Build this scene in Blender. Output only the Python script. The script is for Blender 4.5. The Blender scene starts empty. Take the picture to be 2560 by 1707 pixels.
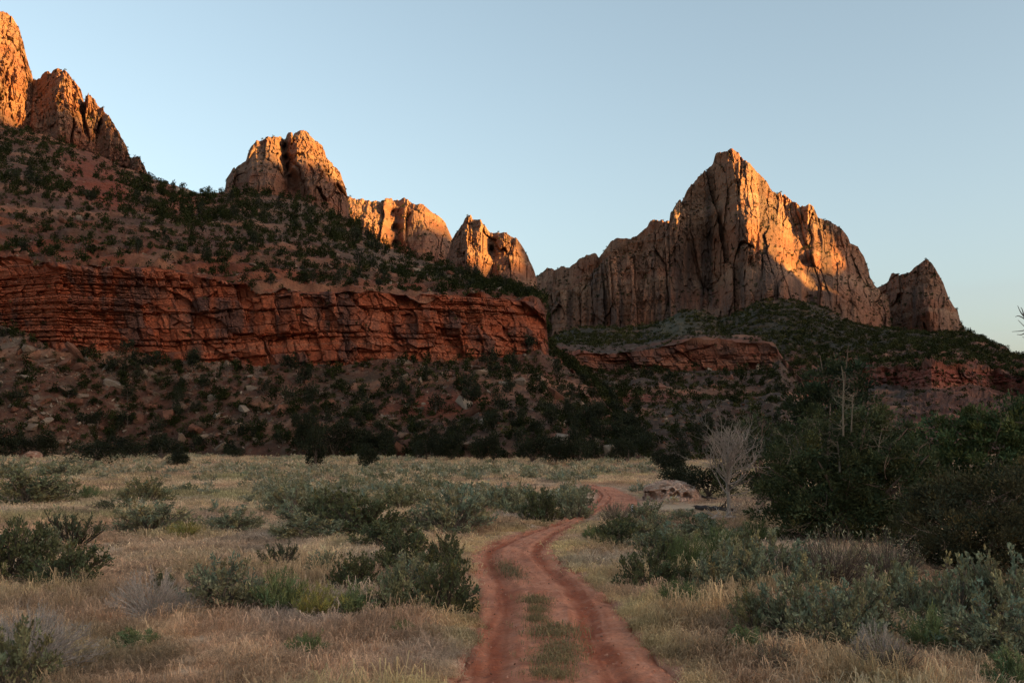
import bpy, math, random
import numpy as np
from mathutils import Vector, Matrix

# ------------------------------------------------------------------ camera, sky, sun, exposure
SC = bpy.context.scene
F, CX, CY, HOR, CAMZ = 2459.0, 1280.0, 853.5, 1100.0, 3.0
PITCH = math.atan((HOR - CY) / F)
cam_data = bpy.data.cameras.new('camera')
cam = bpy.data.objects.new('camera', cam_data)
SC.collection.objects.link(cam)
cam.location = (0, 0, CAMZ)
cam.rotation_euler = (math.pi / 2 + PITCH, 0, 0)
cam_data.sensor_width = 36.0
cam_data.lens = 36.0 * F / 2560.0
cam_data.clip_start = 0.2
cam_data.clip_end = 30000
SC.camera = cam

SUN_AZ = math.radians(120)      # clockwise from the view direction
SUN_EL = math.radians(9.0)
TAN_E = math.tan(SUN_EL)
SDIR = np.array([math.sin(SUN_AZ), math.cos(SUN_AZ)])
PDIR = np.array([-math.cos(SUN_AZ), math.sin(SUN_AZ)])

world = bpy.data.worlds.new('World')
SC.world = world
world.use_nodes = True
wn, wl = world.node_tree.nodes, world.node_tree.links
wn.clear()
wo = wn.new('ShaderNodeOutputWorld')
bg = wn.new('ShaderNodeBackground')
sky = wn.new('ShaderNodeTexSky')
sky.sky_type = 'NISHITA'
sky.sun_disc = False
sky.sun_elevation = SUN_EL
sky.sun_rotation = SUN_AZ
sky.altitude = 450
sky.air_density = 1.0
sky.dust_density = 4.6
sky.ozone_density = 1.2
hs = wn.new('ShaderNodeHueSaturation')
hs.inputs['Saturation'].default_value = 0.72
hs.inputs['Hue'].default_value = 0.482
wl.new(sky.outputs[0], hs.inputs['Color'])
wl.new(hs.outputs[0], bg.inputs['Color'])
bg.inputs['Strength'].default_value = 0.058
wl.new(bg.outputs[0], wo.inputs['Surface'])

sun_data = bpy.data.lights.new('sun', 'SUN')
sun_data.energy = 4.6
sun_data.angle = math.radians(0.4)
sun_data.color = (1.0, 0.56, 0.14)
sun = bpy.data.objects.new('sun', sun_data)
SC.collection.objects.link(sun)
sv = Vector((math.sin(SUN_AZ) * math.cos(SUN_EL), math.cos(SUN_AZ) * math.cos(SUN_EL), math.sin(SUN_EL)))
sun.rotation_euler = sv.to_track_quat('Z', 'Y').to_euler()
sun.location = (300, -100, 400)

SC.view_settings.view_transform = 'Standard'
SC.view_settings.look = 'None'
SC.view_settings.gamma = 1.0
SC.view_settings.exposure = 2.6
SC.cycles.max_bounces = 8
SC.cycles.diffuse_bounces = 6
SC.cycles.transmission_bounces = 6
SC.cycles.transparent_max_bounces = 4

RNG = np.random.default_rng(7)
random.seed(7)

# ------------------------------------------------------------------ projection helpers
cp, sp = math.cos(PITCH), math.sin(PITCH)


def ray(px, py):
    x = (np.asarray(px, float) - CX) / F
    y = (CY - np.asarray(py, float)) / F
    return x + 0 * y, cp - sp * y + 0 * x, sp + cp * y + 0 * x


def pt(px, py, D):
    dx, dy, dz = ray(px, py)
    k = np.asarray(D, float) / np.hypot(dx, dy)
    return np.stack([dx * k, dy * k, CAMZ + dz * k], -1)


def on_ground(px, py):
    dx, dy, dz = ray(px, py)
    k = -CAMZ / dz
    return np.stack([dx * k, dy * k], -1)


def pl(*pts):
    a = np.array(pts, float)
    return lambda x: np.interp(x, a[:, 0], a[:, 1])


# ------------------------------------------------------------------ noise
def _h(ix, iy, iz, seed):
    h = (ix.astype(np.uint32) * np.uint32(0x8da6b343)) ^ (iy.astype(np.uint32) * np.uint32(0xd8163841)) ^ (iz.astype(np.uint32) * np.uint32(0xcb1ab31f)) ^ np.uint32((seed * 0x9e3779b1) & 0xffffffff)
    h ^= h >> np.uint32(15)
    h *= np.uint32(0x2c1b3c6d)
    h ^= h >> np.uint32(12)
    h *= np.uint32(0x297a2d39)
    h ^= h >> np.uint32(15)
    return h.astype(np.float32) / np.float32(4294967295.0)


def rnd2(a, b, seed=0):
    a = np.asarray(a).astype(np.int64)
    b = np.asarray(b).astype(np.int64)
    a, b = np.broadcast_arrays(a, b)
    return _h(a, b, np.zeros_like(a), seed)


def noise(x, y, z=None, seed=0):
    x = np.asarray(x, np.float32)
    y = np.asarray(y, np.float32) + 0 * x
    three = z is not None
    xi, yi = np.floor(x), np.floor(y)
    fx, fy = x - xi, y - yi
    fx = fx * fx * fx * (fx * (fx * 6 - 15) + 10)
    fy = fy * fy * fy * (fy * (fy * 6 - 15) + 10)
    xi, yi = xi.astype(np.int64), yi.astype(np.int64)
    if three:
        z = np.asarray(z, np.float32) + 0 * x
        zi = np.floor(z)
        fz = z - zi
        fz = fz * fz * (3 - 2 * fz)
        zi = zi.astype(np.int64)
    else:
        zi = np.zeros_like(xi)

    def plane(zz):
        a = _h(xi, yi, zz, seed)
        b = _h(xi + 1, yi, zz, seed)
        c = _h(xi, yi + 1, zz, seed)
        d = _h(xi + 1, yi + 1, zz, seed)
        ab = a + (b - a) * fx
        cd = c + (d - c) * fx
        return ab + (cd - ab) * fy
    r = plane(zi)
    if three:
        r = r + (plane(zi + 1) - r) * fz
    return r * 2 - 1


def fbm(x, y, z=None, oct=4, seed=0, gain=0.5):
    t, a, s = 0, 1.0, 0
    for k in range(oct):
        f = 2.03 ** k
        t = t + a * noise(x * f, y * f, None if z is None else z * f, seed + k * 17)
        s += a
        a *= gain
    return t / s


def ridged(x, y, z=None, oct=4, seed=0, gain=0.5):
    t, a, s = 0, 1.0, 0
    for k in range(oct):
        f = 2.07 ** k
        t = t + a * (1 - 2 * np.abs(noise(x * f, y * f, None if z is None else z * f, seed + k * 13)))
        s += a
        a *= gain
    return t / s


def sstep(a, b, x):
    t = np.clip((x - a) / (b - a), 0, 1)
    return t * t * (3 - 2 * t)


def mix(a, b, t):
    t = np.asarray(t)[..., None]
    return np.asarray(a) * (1 - t) + np.asarray(b) * t


def blocks(s, h, thick, wr, seed, joint=0.25):
    """rock face broken into beds and blocks: s along the face, h up the face (metres)."""
    rg = np.random.default_rng(seed)
    b = [h.min() - 1]
    while b[-1] < h.max() + 1:
        b.append(b[-1] + rg.uniform(*thick) * (0.35 if rg.random() < 0.35 else 1.0))
    b = np.array(b)
    L = np.clip(np.searchsorted(b, h) - 1, 0, len(b) - 2)
    t = b[L + 1] - b[L]
    fh = (h - b[L]) / t
    w = t * (wr[0] + (wr[1] - wr[0]) * rnd2(L, 0 * L, seed + 1)) + 0.6
    u = s / w + 10 * rnd2(L, 0 * L + 3, seed + 2)
    u = u + 0.35 * noise(s / (w * 1.7), L * 3.1, seed=seed + 5)
    B = np.floor(u).astype(np.int64)
    fu = u - B
    r = rnd2(L, B, seed + 3)
    tilt = (fu - 0.5) * (rnd2(L, B, seed + 4) - 0.5) * 1.2 + (fh - 0.5) * (rnd2(L, B, seed + 6) - 0.5) * 0.8
    eu = np.minimum(fu, 1 - fu) * w
    eh = np.minimum(fh, 1 - fh) * t
    j = np.maximum(1 - eu / joint, 0) + np.maximum(1 - eh / joint, 0)
    return r + tilt, np.clip(j, 0, 1), rnd2(L, 0 * L + 7, seed + 8), r, L


def cells(x, y, seed, jit=0.9):
    """voronoi cells: random value, offsets from the centre, distance to the crack, two more random values"""
    x = np.asarray(x, np.float32)
    y = np.asarray(y, np.float32) + 0 * x
    xi, yi = np.floor(x).astype(np.int64), np.floor(y).astype(np.int64)
    f1 = np.full(x.shape, 9.0, np.float32)
    f2 = f1.copy()
    bx, by = np.zeros_like(x), np.zeros_like(x)
    ci, cj = np.zeros_like(xi), np.zeros_like(yi)
    for i in (-1, 0, 1):
        for j in (-1, 0, 1):
            a, b = xi + i, yi + j
            cx = a + 0.5 + jit * (rnd2(a, b, seed) - 0.5)
            cy = b + 0.5 + jit * (rnd2(a, b, seed + 1) - 0.5)
            d = np.hypot(x - cx, y - cy)
            m = d < f1
            f2 = np.where(m, f1, np.minimum(f2, d))
            f1 = np.where(m, d, f1)
            bx, by = np.where(m, x - cx, bx), np.where(m, y - cy, by)
            ci, cj = np.where(m, a, ci), np.where(m, b, cj)
    return rnd2(ci, cj, seed + 2), bx, by, f2 - f1, rnd2(ci, cj, seed + 3) - 0.5, rnd2(ci, cj, seed + 4) - 0.5


def facets(x, y, seed, tilt=1.6, jit=0.9):
    r, bx, by, e, ra, rb = cells(x, y, seed, jit)
    return r - 0.5 + tilt * (bx * ra + by * rb), e, r


def rbf(ctrl, px, py):
    c = np.array(ctrl, float)
    n = len(c)
    p = c[:, :2] / 100.0
    A = np.zeros((n + 1, n + 1))
    A[:n, :n] = np.hypot(p[:, None, 0] - p[None, :, 0], p[:, None, 1] - p[None, :, 1])
    A[:n, n] = 1
    A[n, :n] = 1
    w = np.linalg.solve(A, np.append(c[:, 2], 0))
    out = np.full(px.shape, w[n])
    for k in range(n):
        out += w[k] * np.hypot(px / 100 - p[k, 0], py / 100 - p[k, 1])
    return out


# ------------------------------------------------------------------ mesh helpers
def mesh_from(name, V, faces, col=None, mat=None, smooth=False):
    """faces: (N,k) int array or list of such arrays."""
    V = np.asarray(V, np.float32).reshape(-1, 3)
    fl = faces if isinstance(faces, list) else [faces]
    fl = [np.asarray(f, np.int32) for f in fl if len(f)]
    m = bpy.data.meshes.new(name)
    m.vertices.add(len(V))
    m.vertices.foreach_set('co', V.ravel())
    loops = np.concatenate([f.ravel() for f in fl])
    tot = np.concatenate([np.full(len(f), f.shape[1], np.int32) for f in fl])
    start = np.concatenate([[0], np.cumsum(tot)[:-1]]).astype(np.int32)
    m.loops.add(len(loops))
    m.loops.foreach_set('vertex_index', loops)
    m.polygons.add(len(tot))
    m.polygons.foreach_set('loop_start', start)
    m.polygons.foreach_set('loop_total', tot)
    if col is not None:
        col = np.asarray(col, np.float32).reshape(-1, 3)
        a = m.color_attributes.new('Col', 'FLOAT_COLOR', 'POINT')
        a.data.foreach_set('color', np.concatenate([np.clip(col, 0, 1), np.ones((len(col), 1), np.float32)], 1).ravel())
    m.update(calc_edges=True)
    m.polygons.foreach_set('use_smooth', np.full(len(tot), smooth, bool))
    if mat:
        m.materials.append(mat)
    return m


def link(name, mesh, parent=None, label=None, cat=None, group=None, kind=None, loc=None, rz=None, scale=None):
    o = bpy.data.objects.new(name, mesh)
    SC.collection.objects.link(o)
    if parent:
        o.parent = parent
    for k, v in (('label', label), ('category', cat), ('group', group), ('kind', kind)):
        if v:
            o[k] = v
    if loc is not None:
        o.location = loc
    if rz is not None:
        o.rotation_euler = (0, 0, rz)
    if scale is not None:
        o.scale = scale
    return o


def grid_faces(r, c, wrap=False):
    i = np.arange(r * c).reshape(r, c)
    if wrap:
        i = np.concatenate([i, i[:, :1]], 1)
    return np.stack([i[:-1, :-1], i[:-1, 1:], i[1:, 1:], i[1:, :-1]], -1).reshape(-1, 4)


class Soup:
    """collects raw verts, faces and colours for one mesh"""

    def __init__(self):
        self.v, self.q, self.t, self.c, self.n = [], [], [], [], 0

    def add(self, V, quads=None, tris=None, col=(1, 1, 1)):
        V = np.asarray(V, float).reshape(-1, 3)
        self.v.append(V)
        if quads is not None and len(quads):
            self.q.append(np.asarray(quads) + self.n)
        if tris is not None and len(tris):
            self.t.append(np.asarray(tris) + self.n)
        c = np.asarray(col, float)
        self.c.append(np.broadcast_to(c, (len(V), 3)) if c.ndim == 1 else c)
        self.n += len(V)

    def tube(self, pts, rad, sides=5, col=(1, 1, 1), cap=True):
        pts = np.asarray(pts, float)
        n = len(pts)
        rad = np.broadcast_to(np.asarray(rad, float), (n,))
        d = np.gradient(pts, axis=0)
        d /= np.linalg.norm(d, axis=1)[:, None] + 1e-9
        ref = np.where(np.abs(d[:, 2:3]) > 0.9, [[1.0, 0, 0]], [[0, 0, 1.0]])
        a = np.cross(d, ref)
        a /= np.linalg.norm(a, axis=1)[:, None] + 1e-9
        b = np.cross(d, a)
        th = np.arange(sides) * 2 * math.pi / sides
        V = pts[:, None] + rad[:, None, None] * (a[:, None] * np.cos(th)[None, :, None] + b[:, None] * np.sin(th)[None, :, None])
        self.add(V, grid_faces(n, sides, True), col=col)

    def leaves(self, P, dirs, L, W, col, rng):
        """diamond leaves at P pointing along dirs"""
        n = len(P)
        d = dirs / (np.linalg.norm(dirs, axis=1)[:, None] + 1e-9)
        s = np.cross(d, rng.normal(size=(n, 3)))
        s /= np.linalg.norm(s, axis=1)[:, None] + 1e-9
        L = np.broadcast_to(L, (n,))[:, None]
        W = np.broadcast_to(W, (n,))[:, None]
        V = np.stack([P, P + d * L * 0.5 + s * W * 0.5, P + d * L, P + d * L * 0.5 - s * W * 0.5], 1)
        q = np.arange(n * 4).reshape(n, 4)
        self.add(V, q, col=np.repeat(col, 4, 0))

    def mesh(self, name, mat, smooth=False):
        fl = []
        if self.q:
            fl.append(np.concatenate(self.q))
        if self.t:
            fl.append(np.concatenate(self.t))
        return mesh_from(name, np.concatenate(self.v), fl, np.concatenate(self.c), mat, smooth)


# ------------------------------------------------------------------ materials
def material(name, base=(1, 1, 1), rough=0.9, grain=None, bump=None, spec=0.15, tint=None, translucent=0.0):
    """colour = 'Col' attribute x base x fine noise grain; bump from noise in object space"""
    m = bpy.data.materials.new(name)
    m.use_nodes = True
    N, L = m.node_tree.nodes, m.node_tree.links
    b = N['Principled BSDF']
    b.inputs['Roughness'].default_value = rough
    b.inputs['Specular IOR Level'].default_value = spec
    at = N.new('ShaderNodeAttribute')
    at.attribute_name = 'Col'
    mu = N.new('ShaderNodeMix')
    mu.data_type = 'RGBA'
    mu.blend_type = 'MULTIPLY'
    mu.inputs['Factor'].default_value = 1
    L.new(at.outputs['Color'], mu.inputs['A'])
    mu.inputs['B'].default_value = (*base, 1)
    out = mu.outputs['Result']
    if tint:
        ti = N.new('ShaderNodeAttribute')
        ti.attribute_type = 'INSTANCER'
        ti.attribute_name = tint
        m2 = N.new('ShaderNodeMix')
        m2.data_type = 'RGBA'
        m2.blend_type = 'MULTIPLY'
        m2.inputs['Factor'].default_value = 1
        L.new(out, m2.inputs['A'])
        L.new(ti.outputs['Color'], m2.inputs['B'])
        out = m2.outputs['Result']
    tc = N.new('ShaderNodeTexCoord')
    if grain:
        for scale, amt in grain:
            nz = N.new('ShaderNodeTexNoise')
            nz.inputs['Scale'].default_value = scale
            nz.inputs['Detail'].default_value = 4
            nz.inputs['Roughness'].default_value = 0.65
            L.new(tc.outputs['Object'], nz.inputs['Vector'])
            mr = N.new('ShaderNodeMapRange')
            mr.inputs['From Min'].default_value = 0.25
            mr.inputs['From Max'].default_value = 0.72
            mr.inputs['To Min'].default_value = 1 - amt
            mr.inputs['To Max'].default_value = 1 + amt
            L.new(nz.outputs['Fac'], mr.inputs['Value'])
            m3 = N.new('ShaderNodeMix')
            m3.data_type = 'RGBA'
            m3.blend_type = 'MULTIPLY'
            m3.inputs['Factor'].default_value = 1
            L.new(out, m3.inputs['A'])
            L.new(mr.outputs[0], m3.inputs['B'])
            out = m3.outputs['Result']
    L.new(out, b.inputs['Base Color'])
    if bump:
        prev = None
        for scale, dist in bump:
            nz = N.new('ShaderNodeTexNoise')
            nz.inputs['Scale'].default_value = scale
            nz.inputs['Detail'].default_value = 5
            nz.inputs['Roughness'].default_value = 0.6
            L.new(tc.outputs['Object'], nz.inputs['Vector'])
            bp = N.new('ShaderNodeBump')
            bp.inputs['Strength'].default_value = 1
            bp.inputs['Distance'].default_value = dist
            L.new(nz.outputs['Fac'], bp.inputs['Height'])
            if prev:
                L.new(prev, bp.inputs['Normal'])
            prev = bp.outputs[0]
        L.new(prev, b.inputs['Normal'])
    if translucent > 0:
        tr = N.new('ShaderNodeBsdfTranslucent')
        L.new(out, tr.inputs['Color'])
        ms = N.new('ShaderNodeMixShader')
        ms.inputs[0].default_value = translucent
        L.new(b.outputs[0], ms.inputs[1])
        L.new(tr.outputs[0], ms.inputs[2])
        L.new(ms.outputs[0], N['Material Output'].inputs['Surface'])
    return m


M_CLIFF = material('sandstone', grain=[(0.12, 0.18), (0.6, 0.22)], bump=[(0.5, 0.7), (1.6, 0.35)])
M_FAR = material('far_sandstone', grain=[(0.03, 0.15), (0.2, 0.3)], bump=[(0.12, 2.5), (0.5, 1.0)])
M_HILL = material('hill_rock', grain=[(0.35, 0.2), (1.8, 0.3)], bump=[(0.5, 0.6), (2.2, 0.3)])
M_GROUND = material('meadow_soil', grain=[(0.8, 0.15), (9.0, 0.25)], bump=[(7.0, 0.08)])
M_ROAD = material('red_dirt', grain=[(2.5, 0.14), (18.0, 0.2)], bump=[(5.0, 0.08), (28.0, 0.03)])
M_STONE = material('stone', grain=[(1.2, 0.25), (7.0, 0.25)], bump=[(2.5, 0.25), (10.0, 0.06)])
M_LEAF = material('leaf', rough=0.75, spec=0.1, translucent=0.12)
M_WOOD = material('wood', rough=0.95, grain=[(14.0, 0.3)], spec=0.05)
M_GRASS = material('dry_grass', rough=0.8, tint='tint', translucent=0.35, spec=0.05)
M_TINT = material('scrub_leaf', rough=0.85, tint='tint', spec=0.05)
M_PAINT = material('painted_plastic', rough=0.55, spec=0.3, grain=[(30.0, 0.08)])

# ------------------------------------------------------------------ big rock masses
TAN = (0.1611, 0.0879, 0.0545)
ORANGE = (0.1490, 0.0655, 0.0350)
REDR = (0.1596, 0.0494, 0.0243)
VARN = (0.0480, 0.0304, 0.0232)
PALE = (0.2417, 0.1452, 0.0909)
SOIL = (0.0810, 0.0410, 0.0267)
REDSOIL = (0.1148, 0.0358, 0.0179)


def massif(name, label, step, base, top, Db, Dt, ctrl, rows, amp, lam, seed, red=0.35, cat='mountain', ease=1.0, jag=2.0, varn=0.5, bands=1.0, back=160):
    bx, tx = np.array(base, float), np.array(top, float)
    x0, x1 = tx[0, 0], tx[-1, 0]
    xs = np.arange(x0, x1 + step * 0.5, step)
    yb = np.interp(xs, bx[:, 0], bx[:, 1])
    yt = np.interp(xs, tx[:, 0], tx[:, 1])
    jn = fbm(xs / 9.0, 0 * xs + seed, oct=3, seed=seed) + 0.6 * np.round(noise(xs / 14.0, 0 * xs, seed=seed + 3) * 2) / 2
    yt = np.minimum(yt + jag * jn, yb - 0.5)
    v = np.linspace(0, 1, rows)[:, None]
    py = yb[None] + (yt - yb)[None] * v
    px = np.broadcast_to(xs[None], py.shape)
    Dbx = np.interp(xs, *np.array(Db, float).T)[None]
    Dtx = np.interp(xs, *np.array(Dt, float).T)[None]
    D = Dbx + (Dtx - Dbx) * v ** ease
    if ctrl:
        D = D + rbf(ctrl, px, py)
    P = pt(px, py, D)
    az = np.arctan2(P[..., 0], P[..., 1])
    s = az * float(np.mean(D))
    z = P[..., 2]
    zw = z + 0.06 * lam * noise(s / (lam * 3), z / (lam * 3), seed=seed + 40) + 0.12 * s * 0.1
    # vertical flutes and joints, horizontal beds, broken blocks
    warp = lam * 0.5 * noise(s / (lam * 2), z / (lam * 3), seed=seed + 9)
    fl = ridged((s + warp) / lam, z / (lam * 7), oct=4, seed=seed, gain=0.55)
    wx = lam * 0.09 * fbm(s / (lam * 0.5), z / (lam * 1.6), oct=3, seed=seed + 15)
    wz = lam * 0.5 * fbm(s / (lam * 0.5), z / (lam * 0.8), oct=3, seed=seed + 16)
    A1, e1, rb = facets((s + wx) / (lam * 0.8), (z + wz) / (lam * 4.0), seed + 20, tilt=1.9)
    A2, e2, rs = facets((s + wx) / (lam * 0.28), (z + wz) / (lam * 1.5), seed + 24, tilt=1.8)
    A3, e3, r3 = facets((s + wx) / (lam * 0.11), (z + wz * 0.5) / (lam * 0.3), seed + 28)
    A4, e4, r4 = facets((s + wx) / (lam * 0.05), (z + wz * 0.3) / (lam * 0.11), seed + 33)
    bedn = fbm(0.15 * s / lam, zw / (lam * 0.22), oct=4, seed=seed + 31)
    ledge = np.abs(((zw + 0.3 * lam * bedn) / (lam * 0.45)) % 1 - 0.5) * 2
    rg = fbm(s / (lam * 0.12), z / (lam * 0.2), oct=3, seed=seed + 50)
    fl2 = ridged((s + wx) / (lam * 0.3), z / (lam * 4), oct=3, seed=seed + 52, gain=0.6)
    rough = np.clip(0.75 + 0.9 * fbm(s / (lam * 1.8), z / (lam * 2.2), oct=2, seed=seed + 55), 0.2, 1.5)
    d = amp * (0.5 * fl + rough * (0.30 * fl2 + 0.60 * A2 + 0.32 * A3 + 0.13 * A4) + 0.80 * A1 - 0.22 * np.clip(1 - e1 / 0.06, 0, 1) - 0.12 * np.clip(1 - e2 / 0.09, 0, 1)
               + bands * (0.10 * ledge + 0.22 * bedn) + 0.14 * rg)
    fade = sstep(0, 0.06, v) * 0.6 + 0.4
    d = d * fade
    u = P[..., :2] / np.linalg.norm(P[..., :2], axis=-1)[..., None]
    P[..., :2] -= u * d[..., None]
    P[..., 2] += 0.15 * amp * (rs - 0.5) * sstep(1.0, 0.9, v)
    # colour of the stone: pale tops, red lower beds, varnish streaks; lower rock also darkened as shade
    st = fbm(s / (lam * 0.16), z / (lam * 2.2), oct=4, seed=seed + 60)
    bd = noise(0 * s + seed, zw / (lam * 0.16), seed=seed + 70) * 0.6 + noise(0 * s + 3, zw / (lam * 0.5), seed=seed + 71) * 0.6
    blot = fbm(s / (lam * 1.4), z / (lam * 1.4), oct=3, seed=seed + 80)
    h = v + 0 * s
    c = mix(ORANGE, TAN, np.clip(0.45 + 0.5 * (h - 0.4) + 0.5 * blot + 0.25 * bd, 0, 1))
    c = mix(c, REDR, np.clip(red + 0.6 * fbm(s / (lam * 0.8), zw / (lam * 0.5), oct=3, seed=seed + 90) - 0.35 * h, 0, 0.75))
    c = mix(c, PALE, np.clip(0.5 * bd + 0.3 * (rs - 0.6), 0, 0.5))
    c = mix(c, VARN, np.clip(varn * (1.7 * st + 0.75 * (1 - h) - 0.1 + 0.5 * (rb - 0.5) + 0.5 * (rs - 0.5)), 0, 0.8))
    # the far side of the mass
    nb = 7
    k = (np.arange(1, nb + 1) / nb) ** 1.6
    Pb = np.repeat(P[-1:], nb, 0)
    ub = Pb[..., :2] / np.linalg.norm(Pb[..., :2], axis=-1)[..., None]
    Pb[..., :2] += ub * (back * k)[:, None, None]
    Pb[..., 2] -= (back * 1.1 * k ** 1.3)[:, None]
    P = np.concatenate([P, Pb], 0)
    c = np.concatenate([c, np.repeat(c[-1:], nb, 0)], 0)
    me = mesh_from(name, P, grid_faces(*P.shape[:2]), c, M_FAR if amp > 12 else M_CLIFF)
    o = link(name, me, label=label, cat=cat, kind='structure')
    return dict(o=o, P=P[:rows], px=px, py=py, rows=rows)


left1 = massif('mountain', 'tall salmon sandstone peak cut by the left edge of the photo', 2.0,
               [(-260, 330), (0, 330), (90, 345), (130, 350)],
               [(-260, -60), (-100, 0), (-40, 25), (0, 31), (15, 34), (31, 46), (46, 73), (57, 103), (65, 138), (73, 165), (82, 199), (95, 240), (110, 290), (130, 345)],
               [(-260, 620), (130, 640)], [(-260, 700), (0, 720), (130, 700)],
               [(-200, 100, 0), (0, 40, 10), (0, 330, -10), (40, 200, -10), (60, 150, 15), (80, 230, 20), (100, 320, 20), (-30, 220, 10), (20, 260, -5)],
               220, 8.5, 20, 11, red=0.45, varn=0.22, jag=1.5)
left2 = massif('mountain', 'salmon sandstone shoulder with sloping right flank above the bushy slope', 2.0,
               [(70, 350), (150, 365), (240, 395), (310, 425), (385, 470), (400, 480)],
               [(70, 260), (82, 199), (100, 199), (105, 188), (130, 184), (145, 176), (165, 184), (184, 203), (203, 222), (210, 245), (226, 249), (245, 268), (260, 276), (283, 306), (302, 341), (318, 367), (325, 394), (337, 396), (348, 398), (364, 421), (383, 448), (398, 478)],
               [(70, 610), (250, 590), (400, 520)], [(70, 690), (250, 640), (400, 535)],
               [(90, 230, 30), (90, 330, 20), (150, 220, 0), (150, 340, -5), (200, 280, -5), (222, 300, 14), (235, 350, 12), (250, 310, -2), (280, 360, 0), (310, 390, 10), (340, 420, 0), (380, 460, 10)],
               190, 8.0, 18, 23, red=0.5, varn=0.25, jag=1.6)
butte1 = massif('mountain', 'flat topped sandstone butte with two sunlit towers split by a dark cleft', 1.9,
                [(560, 500), (600, 500), (690, 505), (760, 520), (820, 550), (870, 580), (884, 590)],
                [(562, 480), (566, 449), (583, 420), (604, 404), (616, 395), (624, 370), (641, 348), (658, 348), (666, 344), (699, 344), (711, 352), (720, 337), (732, 335), (745, 331), (765, 327), (774, 341), (786, 352), (803, 366), (815, 387), (840, 408), (850, 428), (861, 462), (867, 487), (873, 532), (884, 575)],
                [(560, 500), (884, 500)], [(560, 560), (700, 565), (884, 570)],
                [(565, 470, 9), (600, 430, 2), (640, 360, 0), (640, 470, -12), (680, 380, -4), (690, 460, -14), (698, 350, 2), (698, 385, -2), (702, 420, -4), (708, 450, -6), (711, 345, 30), (711, 370, 36), (714, 395, 40), (717, 420, 40), (722, 445, 34), (728, 470, 26), (727, 350, 6), (728, 385, 4), (731, 420, 2), (750, 430, -8), (770, 380, 2), (772, 470, -14), (788, 420, 6), (795, 480, -2), (815, 430, 4), (820, 510, 0), (845, 450, 14), (850, 530, 12), (870, 540, 28)],
                210, 7.5, 17, 35, red=0.35, varn=0.4)
butte2 = massif('mountain', 'red walled sandstone dome with bright crest between two buttes', 1.9,
                [(866, 610), (950, 640), (1030, 680), (1135, 700)],
                [(866, 489), (885, 495), (906, 495), (927, 503), (956, 501), (977, 505), (993, 501), (1010, 497), (1039, 511), (1060, 513), (1076, 532), (1097, 545), (1113, 561), (1126, 586), (1135, 610)],
                [(866, 760), (1135, 760)], [(866, 850), (1135, 850)],
                [(870, 500, 10), (870, 580, 10), (900, 540, -10), (930, 590, -15), (945, 520, 0), (970, 600, -10), (966, 520, 2), (966, 560, -4), (980, 510, 26), (982, 540, 34), (984, 575, 38), (986, 610, 38), (988, 645, 32), (1000, 520, 15), (1000, 560, 10), (1010, 600, 5), (1040, 540, -15), (1050, 640, -30), (1085, 560, 0), (1090, 640, -10), (1125, 600, 30), (1125, 680, 20)],
                160, 9.5, 26, 47, red=0.45, varn=0.35)
butte3 = massif('mountain', 'rounded sandstone butte with knobbed summit at the end of the red cliff', 1.9,
                [(1115, 720), (1200, 760), (1300, 800), (1345, 880), (1385, 900)],
                [(1115, 650), (1122, 627), (1130, 598), (1147, 569), (1159, 553), (1167, 540), (1178, 538), (1182, 551), (1196, 553), (1213, 565), (1225, 582), (1246, 582), (1271, 586), (1292, 598), (1308, 619), (1321, 644), (1333, 669), (1341, 694), (1346, 739), (1360, 800), (1372, 872), (1385, 895)],
                [(1115, 640), (1385, 620)], [(1115, 720), (1385, 700)],
                [(1120, 650, 20), (1150, 590, 4), (1150, 690, 0), (1180, 580, 0), (1190, 680, -12), (1215, 620, -5), (1229, 620, 26), (1226, 690, 18), (1240, 620, -4), (1250, 700, -14), (1290, 640, 0), (1290, 740, -8), (1325, 700, 14), (1335, 800, 12), (1365, 850, 30)],
                190, 8.8, 22, 59, red=0.2, varn=0.35)
farridge = massif('mountain', 'distant reddish ridge crest in the gap left of the big pyramid peak', 1.8,
                  [(1330, 780), (1600, 760), (1690, 740)],
                  [(1330, 700), (1346, 690), (1369, 671), (1388, 675), (1403, 662), (1422, 671), (1430, 664), (1449, 646), (1468, 637), (1491, 633), (1497, 643), (1508, 629), (1526, 604), (1545, 593), (1583, 597), (1590, 592), (1606, 576), (1625, 557), (1652, 550), (1675, 557), (1690, 580)],
                  [(1330, 2300), (1690, 2050)], [(1330, 2500), (1690, 2200)],
                  [(1350, 720, 0), (1480, 660, -20), (1495, 680, 30), (1540, 620, -30), (1580, 640, 30), (1620, 600, 0), (1660, 600, -40), (1690, 640, 30)],
                  110, 16, 70, 83, red=0.45, varn=0.4, jag=3.0)
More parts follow.
